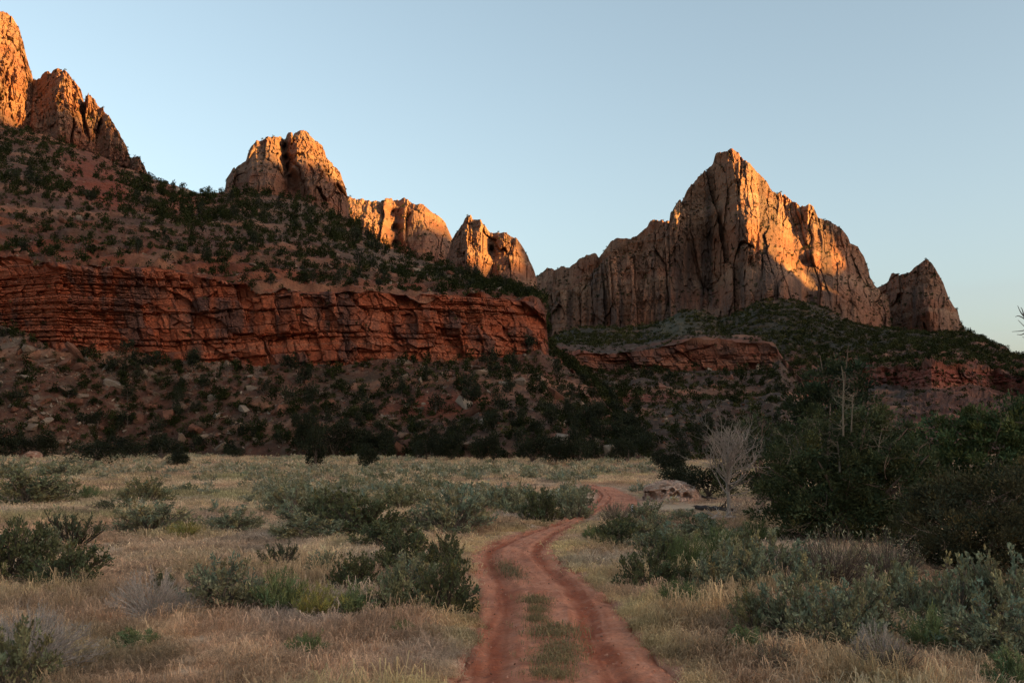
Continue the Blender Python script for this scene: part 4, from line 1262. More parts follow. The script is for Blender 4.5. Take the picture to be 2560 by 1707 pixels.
# ------------------------------------------------------------------ junipers and pinyons on the slopes
def small_tree(name, seed, kind, n, size, trunk=True):
    """unit tree: height 1, crown radius about 0.45"""
    rg = np.random.default_rng(seed)
    sp_ = Soup()
    P, Cc, Dr = [], [], []
    nl = rg.integers(6, 11)
    lobes = []
    for i in range(nl):
        if kind == 'cone':
            h = 0.14 + 0.80 * (i + 0.5) / nl
            r = 0.36 * (1.06 - h) + 0.05
            a = rg.uniform(0, 6.28)
            lobes.append((0.55 * r * math.cos(a), 0.55 * r * math.sin(a), h, r * 0.85, 0.13))
        elif kind == 'round':
            a, q = rg.uniform(0, 6.28), math.sqrt(rg.random())
            h = rg.uniform(0.25, 0.78)
            w = 0.33 * math.sin(math.pi * min(0.95, h * 0.95 + 0.1))
            lobes.append((w * q * math.cos(a), w * q * math.sin(a), h, rg.uniform(0.18, 0.27), rg.uniform(0.16, 0.24)))
        else:
            a, q = rg.uniform(0, 6.28), math.sqrt(rg.random())
            lobes.append((0.34 * q * math.cos(a), 0.34 * q * math.sin(a), rg.uniform(0.2, 0.72), rg.uniform(0.2, 0.29), rg.uniform(0.2, 0.28)))
    vol = np.array([l[3] ** 2 * l[4] for l in lobes]) ** 0.67
    cnt = (n * vol / vol.sum()).astype(int) + 1
    for (x, y, z, r, hh), c in zip(lobes, cnt):
        d = rg.normal(size=(c, 3))
        d /= np.linalg.norm(d, axis=1)[:, None]
        q = rg.uniform(0.15, 1.05, (c, 1)) ** 0.6
        p = np.array([x, y, z]) + d * q * np.array([r, r, hh])
        P.append(p)
        Dr.append(d + np.array([0, 0, 0.5]) + rg.normal(0, 0.4, (c, 3)))
        base = np.array([0.022, 0.0245, 0.012]) * rg.uniform(0.7, 1.35)
        Cc.append(np.clip(base * rg.uniform(0.65, 1.4, (c, 1)) * (1 + np.array([[0.15, 0.03, -0.1]]) * rg.normal(0, 0.7, (c, 1))), 0.004, 1))
    P, Dr, Cc = np.concatenate(P), np.concatenate(Dr), np.concatenate(Cc)
    P[:, 2] = np.maximum(P[:, 2], 0.02)
    sp_.leaves(P, Dr, size * rg.uniform(0.6, 1.4, len(P)), size * 0.62 * rg.uniform(0.6, 1.4, len(P)), Cc, rg)
    wd = Soup()
    wd.tube([(0, 0, -0.06), (0.02, 0.01, 0.2), (0.0, -0.02, 0.55)], [0.035, 0.025, 0.012], 5, (0.13, 0.09, 0.07))
    for (x, y, z, r, hh) in lobes[:6]:
        wd.tube([(0.01, 0, 0.1), (x * 0.5, y * 0.5, 0.12 + z * 0.4), (x, y, z)], [0.02, 0.013, 0.006], 3, (0.12, 0.085, 0.065))
    return sp_, wd


def merged(name, seed, kind, n, size, mat=None):
    a, b = small_tree(name, seed, kind, n, size)
    m = mesh_from(name, np.concatenate(a.v + b.v), [np.concatenate(a.q + [q + a.n for q in b.q])], np.concatenate(a.c + b.c), mat or M_LEAF)
    return m


TREES_LO = [merged('juniper_tree', 1300 + j, k, 620, 0.085) for j, k in enumerate(['round', 'round', 'bush', 'bush', 'cone', 'round', 'cone', 'bush'])]
TREES_HI = []
for j, k in enumerate(['round', 'bush', 'cone', 'round', 'bush']):
    a, b = small_tree('juniper_tree', 1340 + j, k, 3000, 0.045)
    TREES_HI.append((a.mesh('crown', M_LEAF), b.mesh('trunk', M_WOOD)))
TINY = []
for j in range(4):
    a, b = small_tree('scrub', 1360 + j, 'bush', 46, 0.30)
    for i in range(len(a.c)):
        a.c[i] = a.c[i] / 0.0245
    TINY.append(a.mesh('scrub', M_TINT))


def hill_points(hill, segs, n, dens, rng):
    rows = np.nonzero(np.isin(hill['seg'], segs))[0]
    i = rows[rng.integers(0, len(rows), n)]
    j = rng.integers(1, hill['P'].shape[1] - 1, n)
    P = hill['P'][i, j]
    px, py = project(P)
    ok = (px > -70) & (px < 2640) & (py < 1165)
    k = dens(px, py, P) > rng.random(n)
    k &= ok
    return P[k], px[k], py[k]


def den_left(px, py, P):
    n1 = noise(P[:, 0] / 22, P[:, 1] / 22, seed=1400) * 0.5 + 0.5
    d = 0.45 + 0.5 * n1
    d = d * (1 - 0.85 * np.clip(gauss(px, py, 215, 440, 55, 55) + gauss(px, py, 280, 500, 40, 45) + 0.9 * gauss(px, py, 740, 545, 70, 30) + 0.5 * gauss(px, py, 980, 640, 90, 40), 0, 1))
    rim = np.interp(px, [0, 100, 200, 400, 500, 560, 720, 1100, 1250, 1350], [636, 655, 665, 673, 690, 703, 727, 736, 745, 760])
    up = py < rim - 2
    d = d * np.where(up, 1 - 0.35 * sstep(850, 1050, px), 1)
    d = d + 0.4 * sstep(rim - 70, rim - 25, py) * up
    d = d * np.where(up, 1.0 + 0.9 * gauss(px, py, 420, 540, 330, 70), 1.0)
    d = d * np.where(~up, 0.42 + 0.55 * sstep(800, 1150, px) * sstep(930, 1100, py) + 0.2 * sstep(500, 900, px), 1.0)
    return d


rs_ = np.random.default_rng(41)
trees = []      # (P, apparent size px, world height, zone)
for hill, segs, n, dens, zone_id in [(left_hill, [2], 3000, den_left, 0), (left_hill, [0], 1500, den_left, 1),
                                      (right_hill, [0], 520, lambda a, b, P: 0.35 + 0.6 * (noise(P[:, 0] / 20, P[:, 1] / 20, seed=1402) * 0.5 + 0.5) * (a < 2100) + 0.3 * sstep(1000, 1120, b), 2)]:
    P, px, py = hill_points(hill, segs, n, dens, rs_)
    D = np.hypot(P[:, 0], P[:, 1])
    h = np.minimum(rs_.gamma(3.2, 0.36, len(P)) + 0.85, 3.8)
    h = h * (1.0 + 0.45 * (D > 330))
    for a, b, x, y, d_ in zip(P, h, px, py, D):
        trees.append((a, b * F / d_, b, zone_id, x, y))
SHAPES = ['round', 'round', 'spreading', 'spreading', 'pointed', 'round', 'pointed', 'spreading']
ZONES = {
    0: [(-999, 150, 'high slope under the tall salmon peak'), (150, 330, 'slope beside the bare red chute'), (330, 470, 'saddle slope right of the salmon shoulder'), (470, 600, 'ridge left of the two towered butte'),
        (600, 760, 'slope under the two towered butte'), (760, 900, 'slope right under the two towered butte'), (900, 1060, 'slope below the red walled dome'), (1060, 3000, 'slope below the knobbed butte')],
    1: [(-999, 150, 'rubble behind the split boulder at left'), (150, 330, 'rubble above the round leafy tree'), (330, 520, 'pale rubble above the olive edge trees'), (520, 700, 'rubble left of the tall dark edge trees'),
        (700, 880, 'rubble above the narrow dark conifer'), (880, 1050, 'rubble above the small black round tree'), (1050, 1230, 'rubble by the red soil patch'), (1230, 3000, 'rubble below the right end of the red cliff')],
    2: [(-999, 1500, 'dim slope above the dense dark group'), (1500, 1640, 'dim slope above the red dirt mounds'), (1640, 1800, 'dim slope above the big boulder'), (1800, 3000, 'dim slope behind the dead tree')],
}

# trees along the meadow edge, each with crown and trunk: x, base row, top row, width px, shape, label
EDGE = [
    (240, 1162, 1080, 118, 1, 'round leafy tree with thin forked trunks alone at the left meadow edge'),
    (20, 1128, 1040, 90, 0, 'dark tree at the left edge of the photo behind the split rock'),
    (115, 1130, 1075, 80, 4, 'dark bushy tree right of the split rock at the foot of the slope'),
    (345, 1140, 1088, 84, 1, 'olive green tree at the left of the row of meadow edge trees'),
    (405, 1152, 1085, 92, 4, 'wide olive tree in the middle of the row of meadow edge trees'),
    (445, 1166, 1112, 66, 0, 'small pale green bushy tree in front of the meadow edge row'),
    (595, 1142, 1108, 44, 1, 'tiny round tree alone between the meadow edge row and the tall dark trees'),
    (792, 1172, 1030, 66, 2, 'narrow dark conifer standing forward at the meadow edge'),
    (770, 1130, 995, 70, 0, 'tall dark tree behind the narrow conifer'),
    (835, 1135, 1040, 80, 4, 'broad dark tree right of the narrow conifer'),
    (927, 1174, 1104, 58, 3, 'small black round tree standing forward in the meadow'),
    (905, 1140, 1040, 84, 0, 'big dark tree behind the small black round tree'),
    (975, 1146, 1066, 74, 4, 'dark tree right of the small black round tree'),
    (1065, 1152, 1078, 76, 1, 'dark tree at the meadow edge below the red soil patch'),
    (1130, 1154, 1060, 74, 0, 'rounded dark tree in the middle of the far meadow edge'),
    (1205, 1158, 1085, 66, 3, 'dark tree left of the dense dark group'),
    (1235, 1158, 1075, 60, 4, 'bushy dark tree within the dense dark group'),
    (1330, 1160, 1080, 90, 4, 'dark wide tree at the right of the dense dark group'),
    (1390, 1164, 1066, 84, 0, 'tallest tree of the dense dark group at the far meadow edge'),
    (1450, 1164, 1072, 80, 1, 'dark tree with brownish base right of the dense dark group'),
    (1570, 1162, 1095, 64, 4, 'dark tree above the red dirt mounds'),
    (1648, 1170, 1112, 60, 0, 'dark round tree behind the red dirt mounds at right'),
    (1715, 1240, 1135, 110, 1, 'dark green bushy tree right behind the big boulder'),
    (1770, 1250, 1150, 100, 4, 'blackish bush between the big boulder and the dead tree'),
    (1690, 1185, 1100, 80, 0, 'dark tree behind the left half of the boulder thicket'),
]
ZOFF = {}
for k, (x, yb, yt, w, sh, lab) in enumerate(EDGE):
    D = float(np.hypot(*on_ground(x, yb)))
    D = min(D, 165.0)
    top = pt(x, yt, D)
    e = link('juniper_tree' if sh != 1 else 'tree', None, label=lab, cat='tree', loc=(top[0], top[1], -0.05), rz=random.uniform(0, 6.28))
    cw = w / F * D
    e.scale = (cw / 0.86, cw / 0.86, (top[2] + 0.05) / 0.98)
    c, t = TREES_HI[sh]
    link('crown', c, parent=e)
    link('trunk', t, parent=e)

def where(zid, x, y):
    if zid == 9:
        return 'on'
    a, b = {0: (0.45 * x + 250, 690), 1: (960, 1060), 2: (980, 1060)}[zid]
    if zid == 0:
        rim_ = float(np.interp(x, [0, 200, 500, 720, 1100, 1350], [636, 665, 690, 727, 736, 760]))
        return 'low on' if y > rim_ - 55 else ('midway up' if y > rim_ - 130 else 'high on')
    return 'high on' if y < a else ('midway up' if y < b else 'low on')


trees.sort(key=lambda t: -t[1])
NTREE = 300 - len(EDGE)
for k, (p, ap, h, zid, x, y) in enumerate(trees[:NTREE]):
    w = h * rs_.uniform(0.75, 1.05)
    vi = int(rs_.integers(0, len(TREES_LO)))
    zn = next(l for a, b, l in ZONES[zid] if a <= x < b)
    lab = f"{'tall' if h > 3.3 else ('middling' if h > 2.7 else 'small')} {SHAPES[vi]} juniper {where(zid, x, y)} the {zn}"
    link('juniper_tree', TREES_LO[vi], label=lab, cat='tree', group=f'dark junipers on the {zn}', loc=(p[0], p[1], p[2] - 0.1), rz=rs_.uniform(0, 6.28), scale=(w, w, h * rs_.uniform(1.0, 1.35)))
print('trees', len(trees))
rest = trees[NTREE:]
TREES_T = []
for j, k in enumerate(['round', 'bush', 'cone', 'round']):
    a, b = small_tree('woodland', 1380 + j, k, 120, 0.17)
    for i in range(len(a.c)):
        a.c[i] = a.c[i] / 0.0245
    TREES_T.append(a.mesh('woodland', M_TINT))
rp = np.array([t[0] for t in rest])
rh = np.array([t[2] for t in rest])
scatter('woodland', rp - [0, 0, 0.1], rs_.uniform(0, 6.28, len(rp)), np.stack([rh * 1.0, rh * 1.0, rh * 1.1], 1), np.array([0.022, 0.0245, 0.012]) * rs_.uniform(0.7, 1.3, (len(rp), 1)), rs_.integers(0, 4, len(rp)), TREES_T,
        'the smallest dark junipers filling the bushy slopes', 'woodland')

# low brush on every slope, the dense wood under the big peak, and dark plants on the rock tops
Pb, Sb, Tb = [], [], []
for hill, segs, n, dens, smin, smax in [(left_hill, [2], 4400, den_left, 0.5, 1.6), (left_hill, [0], 3800, den_left, 0.4, 1.2), (left_hill, [1], 500, lambda a, b, P: 0.15 + 0.5 * (noise(P[:, 0] / 7, P[:, 2] / 2.0, seed=1410) > 0.3), 0.3, 0.8),
                                       (right_hill, [0, 2], 2600, lambda a, b, P: 0.8 + 0 * a, 0.5, 1.4), (right_hill, [1], 160, lambda a, b, P: 0.5 + 0 * a, 0.4, 0.9),
                                       (far_hill, [2], 9000, lambda a, b, P: np.clip(0.9 - 0.75 * gauss(a, b, 1690, 825, 60, 36) - 0.5 * sstep(2200, 2400, a) * sstep(850, 930, b), 0.1, 1), 2.2, 5.5),
                                       (far_hill, [0, 1], 2600, lambda a, b, P: 0.5 + 0 * a, 1.4, 3.2)]:
    P, px, py = hill_points(hill, segs, n, dens, rs_)
    Pb.append(P - [0, 0, 0.1])
    Sb.append(rs_.uniform(smin, smax, len(P)))
    t = np.where(rs_.random((len(P), 1)) < 0.3, np.array([[0.055, 0.048, 0.028]]), np.array([[0.027, 0.029, 0.015]]))
    Tb.append(t * rs_.uniform(0.7, 1.4, (len(P), 1)))
for m_, n in ((watch, 900), (butte1, 120), (butte2, 150), (butte3, 150), (left1, 60), (left2, 120), (bridge, 180), (farridge, 120)):
    P = m_['P']
    dzr = np.linalg.norm(np.diff(P, axis=0)[..., :2], axis=-1) / (np.abs(np.diff(P, axis=0)[..., 2]) + 1e-3)     # ledges lie flat
    w = np.clip(dzr - 0.8, 0, 3)
    w[-3:] += 0.8
    w = w * (0.3 + (np.linspace(0, 1, w.shape[0])[:, None]) ** 0.5)
    f = (w / w.sum()).ravel()
    k = rs_.choice(len(f), n, p=f)
    i, j = np.unravel_index(k, w.shape)
    Pb.append(P[i, j])
    Dm = float(np.mean(np.hypot(P[..., 0], P[..., 1])))
    Sb.append(Dm / F * rs_.uniform(2.5, 6.5, n))
    Tb.append(np.array([[0.027, 0.029, 0.015]]) * rs_.uniform(0.7, 1.4, (n, 1)))
Pb, Sb, Tb = np.concatenate(Pb), np.concatenate(Sb), np.concatenate(Tb)
scatter('scrub', Pb, rs_.uniform(0, 6.28, len(Pb)), np.stack([Sb * 1.15, Sb * 1.15, Sb], 1), Tb, rs_.integers(0, 4, len(Pb)), TINY, 'low dark brush dotted over the slopes and rock ledges', 'brush')


# ------------------------------------------------------------------ boulders and scree
def hull(name, seed, n=16, flat=0.6, mat=None):
    rg = np.random.default_rng(seed)
    import bmesh
    bm = bmesh.new()
    p = rg.normal(size=(n, 3))
    p /= np.linalg.norm(p, axis=1)[:, None] ** 0.75
    p = np.sign(p) * np.abs(p) ** 0.75 * np.array([0.62, 0.5, flat * 0.55])
    for v in p:
        bm.verts.new(v)
    r = bmesh.ops.convex_hull(bm, input=bm.verts)
    bmesh.ops.delete(bm, geom=[v for v in bm.verts if not v.link_faces], context='VERTS')
    bm.normal_update()
    m = bpy.data.meshes.new(name)
    bm.to_mesh(m)
    bm.free()
    a = m.color_attributes.new('Col', 'FLOAT_COLOR', 'POINT')
    k = rg.uniform(0.85, 1.15, len(m.vertices))
    a.data.foreach_set('color', np.stack([k, k, k, np.ones_like(k)], 1).astype(np.float32).ravel())
    m.materials.append(mat or M_STONE)
    return m


ROCKCOL = [(0.125, 0.075, 0.05), (0.165, 0.11, 0.075), (0.12, 0.05, 0.03), (0.22, 0.16, 0.115), (0.15, 0.065, 0.04)]
ROCK_M = [material('boulder_stone', base=c, grain=[(0.8, 0.2), (4.0, 0.3)], bump=[(1.5, 0.3), (6.0, 0.08)]) for c in ROCKCOL]
ROCKS = [hull('boulder', 1500 + j, 14 + j % 3 * 4, 0.5 + 0.15 * (j % 4), ROCK_M[j % 5]) for j in range(10)]
bl = []
for hill, segs, n, dens, zid in [(left_hill, [0], 900, lambda a, b, P: 0.35 + 0.65 * gauss(a, b, 200, 1040, 320, 70) + 0.4 * gauss(a, b, 400, 930, 250, 40), 0), (left_hill, [2], 420, lambda a, b, P: 0.25 + 0.75 * sstep(80, 0, np.abs(b - 640 - 0.09 * a)), 1),
                                 (right_hill, [0], 200, lambda a, b, P: 0.5 + 0 * a, 2)]:
    P, px, py = hill_points(hill, segs, n, dens, rs_)
    sz = 0.5 + rs_.gamma(1.5, 0.5, len(P))
    for p, s_, x, y in zip(P, sz, px, py):
        bl.append((p, min(s_, 4.2), x, y, zid, min(s_, 4.2) / np.hypot(p[0], p[1])))
bl.sort(key=lambda t: -t[5])
RNAME = ['brown', 'tan', 'russet', 'grey', 'umber']
RZ = {0: ZONES[1], 1: [(-999, 250, 'rim at the left end of the red cliff'), (250, 520, 'rim above the left half of the red cliff'), (520, 760, 'rim above the middle of the red cliff'), (760, 1050, 'rim above the right half of the red cliff'), (1050, 3000, 'rim near the right end of the red cliff')], 2: ZONES[2]}
for k, (p, s_, x, y, zid, ap) in enumerate(bl[:290]):
    zn = next(l for a, b, l in RZ[zid] if a <= x < b)
    vi = int(rs_.integers(0, 10))
    lab = f"{'large' if s_ > 2.4 else ('middling' if s_ > 1.6 else 'small')} {RNAME[vi % 5]} boulder {where({0: 1, 1: 9, 2: 2}[zid], x, y)} the {zn}"
    o = link('boulder', ROCKS[vi], label=lab, cat='boulder', group=f'boulders on the {zn}', loc=(p[0], p[1], p[2] + s_ * 0.06))
    o.rotation_euler = (rs_.normal(0, 0.35), rs_.normal(0.2, 0.35), rs_.uniform(0, 6.28))
    o.scale = (s_ * rs_.uniform(0.8, 1.4), s_ * rs_.uniform(0.7, 1.1), s_ * rs_.uniform(0.6, 1.1))
Ps, Ss = [], []
for hill, segs, n, dens, a0, a1 in [(left_hill, [0], 18000, lambda a, b, P: 0.25 + 0.75 * np.clip(noise(P[:, 0] / 9, P[:, 2] / 3, seed=1510) + gauss(a, b, 330, 930, 300, 50), 0, 1), 0.15, 0.65),
                                    (left_hill, [2], 14000, lambda a, b, P: 0.2 + 0.6 * np.clip(noise(P[:, 0] / 14, P[:, 2] / 5, seed=1511), 0, 1) + 0.5 * sstep(60, 0, np.abs(b - 650 - 0.09 * a)), 0.2, 0.9),
                                    (right_hill, [0], 6000, lambda a, b, P: 0.5 + 0 * a, 0.25, 0.9), (far_hill, [2], 700, lambda a, b, P: 0.4 + 0 * a, 0.6, 1.6)]:
    P, px, py = hill_points(hill, segs, n, dens, rs_)
    Ps.append(P)
    Ss.append(a0 + (a1 - a0) * rs_.random(len(P)) ** 2.5)
Ps, Ss = np.concatenate(Ps + [np.array([b[0] for b in bl[290:]])]), np.concatenate(Ss + [np.array([b[1] for b in bl[290:]])])
STONES = [hull('scree', 1540 + j, 9, 0.7, M_TINT) for j in range(5)]
tn = np.array(ROCKCOL)[rs_.integers(0, 5, len(Ps))] * rs_.uniform(0.8, 1.3, (len(Ps), 1))
scatter('scree', Ps, rs_.uniform(0, 6.28, len(Ps)), np.stack([Ss * 1.2, Ss, Ss * 0.8], 1), tn, rs_.integers(0, 5, len(Ps)), STONES, 'small broken stones strewn over the slopes', 'scree', tilt=rs_.normal(0, 0.5, (len(Ps), 2)))

# single rocks in the meadow
def big_rock(name, label, px, yb, yt, w, seed, holes, cat='boulder', deep=0.7, c0=(0.60, 0.40, 0.30), flat=0.5):
    D = float(np.hypot(*on_ground(px, yb)))
    W = w / F * D / 2
    D += W * deep * 0.8
    top = pt(px, yt, D)
    H = top[2]
    u = np.linspace(0, 2 * math.pi, 170)[:-1]
    v = np.linspace(-0.5, math.pi / 2, 70)
    U, V_ = np.meshgrid(u, v)
    sg = lambda a, e: np.sign(a) * np.abs(a) ** e
    x = sg(np.cos(V_), 0.55) * sg(np.cos(U), 0.75)
    y = sg(np.cos(V_), 0.55) * sg(np.sin(U), 0.75)
    z = sg(np.sin(V_), flat)
    x = x * (1.0 - 0.12 * z)
    z = z * (1 - 0.12 * np.abs(x - 0.15) ** 2)
    nx, ny, nz = x * W, y * W * deep, z * H
    A, e, r = facets(nx / (W * 0.55) + nz * 0.5, (ny + nz * 1.6) / (W * 0.5), seed, tilt=1.6)
    k = 1 + 0.16 * A + 0.07 * fbm(nx / 0.3, ny / 0.3, nz / 0.3, oct=4, seed=seed + 1) + 0.05 * ridged(nx / 0.12, ny / 0.12, nz / 0.06, oct=2, seed=seed + 2)
    hole = np.zeros_like(x)
    for hx, hz, hr, dp in holes:
        hd = np.hypot((x - hx) / 1.0, (z - hz) / 1.1) + 0.06 * noise(nx / 0.12, nz / 0.12, seed=seed + 3)
        hole += dp * sstep(hr, hr * 0.6, hd) * (y < 0)
    ny2 = ny * k + hole * W * deep
    Pq = np.stack([nx * k, np.where(y < 0, np.minimum(ny2, 0.3 * W), ny2), nz * (0.5 + 0.5 * k)], -1)
    c = mix(c0, (0.44, 0.25, 0.175), np.clip(0.4 + 1.2 * fbm(nx / 0.5, ny / 0.5, nz / 0.22, oct=4, seed=seed + 4), 0, 1))
    c = mix(c, (0.64, 0.53, 0.44), np.clip(2.2 * fbm(nx / 0.35, ny / 0.35, nz / 0.12, oct=3, seed=seed + 5) - 0.6, 0, 0.8))
    c = mix(c, (0.05, 0.04, 0.036), np.clip(2.0 * fbm(nx / 0.25, ny / 0.25, nz / 0.35, oct=3, seed=seed + 6) - 0.9, 0, 0.8))
    return link(name, mesh_from(name, Pq, grid_faces(*x.shape, True), c, M_STONE), label=label, cat=cat, loc=(top[0], top[1], -0.08), rz=-math.atan2(top[0], top[1]))


big_rock('boulder', 'big pinkish boulder with dark hollows beside the track bend', 1675, 1252, 1199, 142, 1601, [(-0.72, 0.30, 0.27, 0.75), (-0.25, 0.55, 0.10, 0.3), (0.08, 0.62, 0.12, 0.35), (0.22, 0.42, 0.13, 0.4), (0.55, 0.35, 0.14, 0.4), (0.6, 0.75, 0.12, 0.3), (0.05, 0.3, 0.08, 0.3)])
big_rock('boulder', 'small split reddish boulder at the foot of the slope at far left', 84, 1152, 1126, 42, 1611, [(-0.3, 0.4, 0.15, 0.4)], c0=(0.28, 0.15, 0.10))
big_rock('boulder', 'pointed reddish stone leaning left of the split boulder', 62, 1150, 1121, 20, 1612, [], c0=(0.26, 0.13, 0.09))
big_rock('boulder', 'rounded pink stone half hidden at the meadow edge left of the tall dark trees', 622, 1142, 1120, 34, 1613, [], c0=(0.34, 0.22, 0.16))
big_rock('boulder', 'flat pale stone lying on the meadow edge left of the tall dark trees', 672, 1144, 1137, 26, 1614, [], c0=(0.45, 0.36, 0.29))
big_rock('stone', 'small white pink stone on the grass right of the central thicket', 1066, 1345, 1328, 18, 1615, [], cat='stone', c0=(0.55, 0.40, 0.33))
big_rock('stone', 'pale stone lying on bare reddish grass right of the left clump', 284, 1414, 1406, 9, 1616, [], cat='stone', c0=(0.55, 0.42, 0.34))
big_rock('stone', 'pale flat stone right beside the single pale stone on the left meadow', 262, 1416, 1408, 10, 1617, [], cat='stone', c0=(0.52, 0.40, 0.33))


# ------------------------------------------------------------------ marker posts
def box(sp_, c, d, col):
    c, d = np.array(c), np.array(d) / 2
    V = np.array([[x, y, z] for x in (-1, 1) for y in (-1, 1) for z in (-1, 1)]) * d + c
    sp_.add(V, [(0, 1, 3, 2), (4, 6, 7, 5), (0, 4, 5, 1), (2, 3, 7, 6), (0, 2, 6, 4), (1, 5, 7, 3)], col=col)


def post(px, yb, yt, w, label, dark):
    D = float(np.hypot(*on_ground(px, yb)))
    p = pt(px, yt, D)
    h = p[2]
    ww = w / F * D
    e = link('marker_post', None, label=label, cat='post', loc=(p[0], p[1], 0), rz=-math.atan2(p[0], p[1]))
    s_ = Soup()
    n = 7
    for k in range(n):      # shallow curved blade of the post
        a = (k - (n - 1) / 2) / n
        box(s_, (a * ww * 1.08, 0.02 * (1 - (2 * a) ** 2), h / 2 - 0.1), (ww / n * 1.1, 0.012 + 0.002 * (k % 2), h + 0.2), (0.09, 0.065, 0.05) if dark else (0.75, 0.73, 0.70))
    link('blade', s_.mesh('blade', M_PAINT), parent=e)
    if dark:
        s_ = Soup()
        box(s_, (0, -0.006, h * 0.70), (ww * 0.86, 0.006, h * 0.50), (0.66, 0.62, 0.60))
        link('decal', s_.mesh('decal', M_PAINT), parent=e)
        for k, (zz, hh, wd) in enumerate([(0.86, 0.05, 0.5), (0.77, 0.04, 0.55), (0.70, 0.08, 0.4), (0.60, 0.04, 0.5), (0.53, 0.03, 0.55)]):
            s_ = Soup()
            box(s_, (0.002 * k, -0.0105, h * zz), (ww * wd, 0.003, h * hh), (0.07, 0.06, 0.06))
            link('print', s_.mesh('print', M_PAINT), parent=e)


post(1581, 1302, 1259, 6.0, 'dark brown marker post with pale printed panel beside the track bend', True)
post(1415, 1192, 1182, 3.0, 'small white stake in the far meadow beyond the track', False)


# ------------------------------------------------------------------ dead tree, logs, bare twigs
def branching(sp_, p, d, ln, r, depth, rg, col, spread=0.55, up=0.25, droop=0.0, shrink=0.74):
    n = 4
    pts = [p]
    q, dd = np.array(p, float), np.array(d, float)
    for i in range(n):
        dd = dd + rg.normal(0, 0.13, 3) + np.array([0, 0, up * 0.12 - droop])
        dd /= np.linalg.norm(dd)
        q = q + dd * ln / n
        pts.append(q.copy())
    sp_.tube(pts, np.linspace(r, r * 0.62, n + 1), 5 if r > 0.02 else 3, np.array(col) * rg.uniform(0.8, 1.2))
    if depth <= 0:
        return
    kids = rg.integers(2, 4) if depth < 5 else 3
    for i in range(kids):
        a = pts[-1] if i == 0 else pts[rg.integers(2, n + 1)]
        nd = dd + rg.normal(0, spread, 3)
        nd /= np.linalg.norm(nd)
        branching(sp_, a, nd, ln * shrink * rg.uniform(0.75, 1.2), r * 0.62 * rg.uniform(0.75, 1.0), depth - 1, rg, col, spread, up, droop, shrink)


GREY = (0.27, 0.21, 0.17)
rg = np.random.default_rng(1705)
D_ = float(np.hypot(*on_ground(1822, 1302)))
b_ = pt(1822, 1302, D_)
t_ = pt(1822, 1028, D_)
H_ = t_[2]
dt_ = link('dead_tree', None, label='bare silver grey dead tree standing left of the large juniper', cat='tree', loc=(b_[0], b_[1], 0))
tr = Soup()
tr.tube([(0, 0, -0.1), (0.02, 0, H_ * 0.18), (-0.03, 0.02, H_ * 0.36), (0.0, 0, H_ * 0.52), (0.05, 0, H_ * 0.68)], [0.085, 0.07, 0.06, 0.05, 0.035], 8, (0.27, 0.215, 0.175))
link('trunk', tr.mesh('trunk', M_WOOD), parent=dt_)
br = Soup()
for k in range(24):
    z0 = H_ * rg.uniform(0.22, 0.66)
    a = rg.uniform(0, 6.28)
    d = np.array([0.25 + math.cos(a) * 1.1, math.sin(a) * 0.7, rg.uniform(0.25, 1.3)])
    branching(br, (0, 0, z0), d / np.linalg.norm(d), H_ * rg.uniform(0.18, 0.28), 0.034, 3, rg, GREY, spread=0.42, up=0.8)
for k in range(14):
    d = np.array([rg.normal(0.12, 0.38), rg.normal(0, 0.3), 1.0])
    branching(br, (0.04, 0, H_ * rg.uniform(0.5, 0.66)), d / np.linalg.norm(d), H_ * 0.21, 0.032, 3, rg, GREY, spread=0.38, up=0.9)
V = np.concatenate(br.v)
zmax = V[:, 2].max()
for i in range(len(br.v)):
    br.v[i] = np.array(br.v[i])
    br.v[i][:, 2] *= np.where(br.v[i][:, 2] > 0, 1.12 * H_ / zmax, 1)
link('branch', br.mesh('branch', M_WOOD), parent=dt_)
bb = Soup()
bb.tube([(0.05, -0.05, H_ * 0.30), (0.35, -0.1, H_ * 0.33), (0.75, -0.12, H_ * 0.37), (0.98, -0.12, H_ * 0.41)], [0.035, 0.03, 0.022, 0.01], 6, (0.08, 0.065, 0.055))
link('broken_limb', bb.mesh('broken_limb', M_WOOD), parent=dt_)

rg = np.random.default_rng(1712)
D_ = float(np.hypot(*on_ground(1880, 1312)))
b_ = pt(1880, 1312, D_)
ds = link('dead_shrub', None, label='tangled brown dead bush at the foot of the dead tree', cat='shrub', loc=(b_[0], b_[1], 0))
br = Soup()
for k in range(26):
    a = rg.uniform(0, 6.28)
    d = np.array([math.cos(a) * 0.6, math.sin(a) * 0.5, rg.uniform(0.4, 1.4)])
    branching(br, (rg.normal(0, 0.25), rg.normal(0, 0.2), -0.05), d / np.linalg.norm(d), rg.uniform(0.5, 0.85), 0.018, 4, rg, (0.36, 0.25, 0.18), spread=0.5, up=0.3, shrink=0.7)
link('branch', br.mesh('branch', M_WOOD), parent=ds)


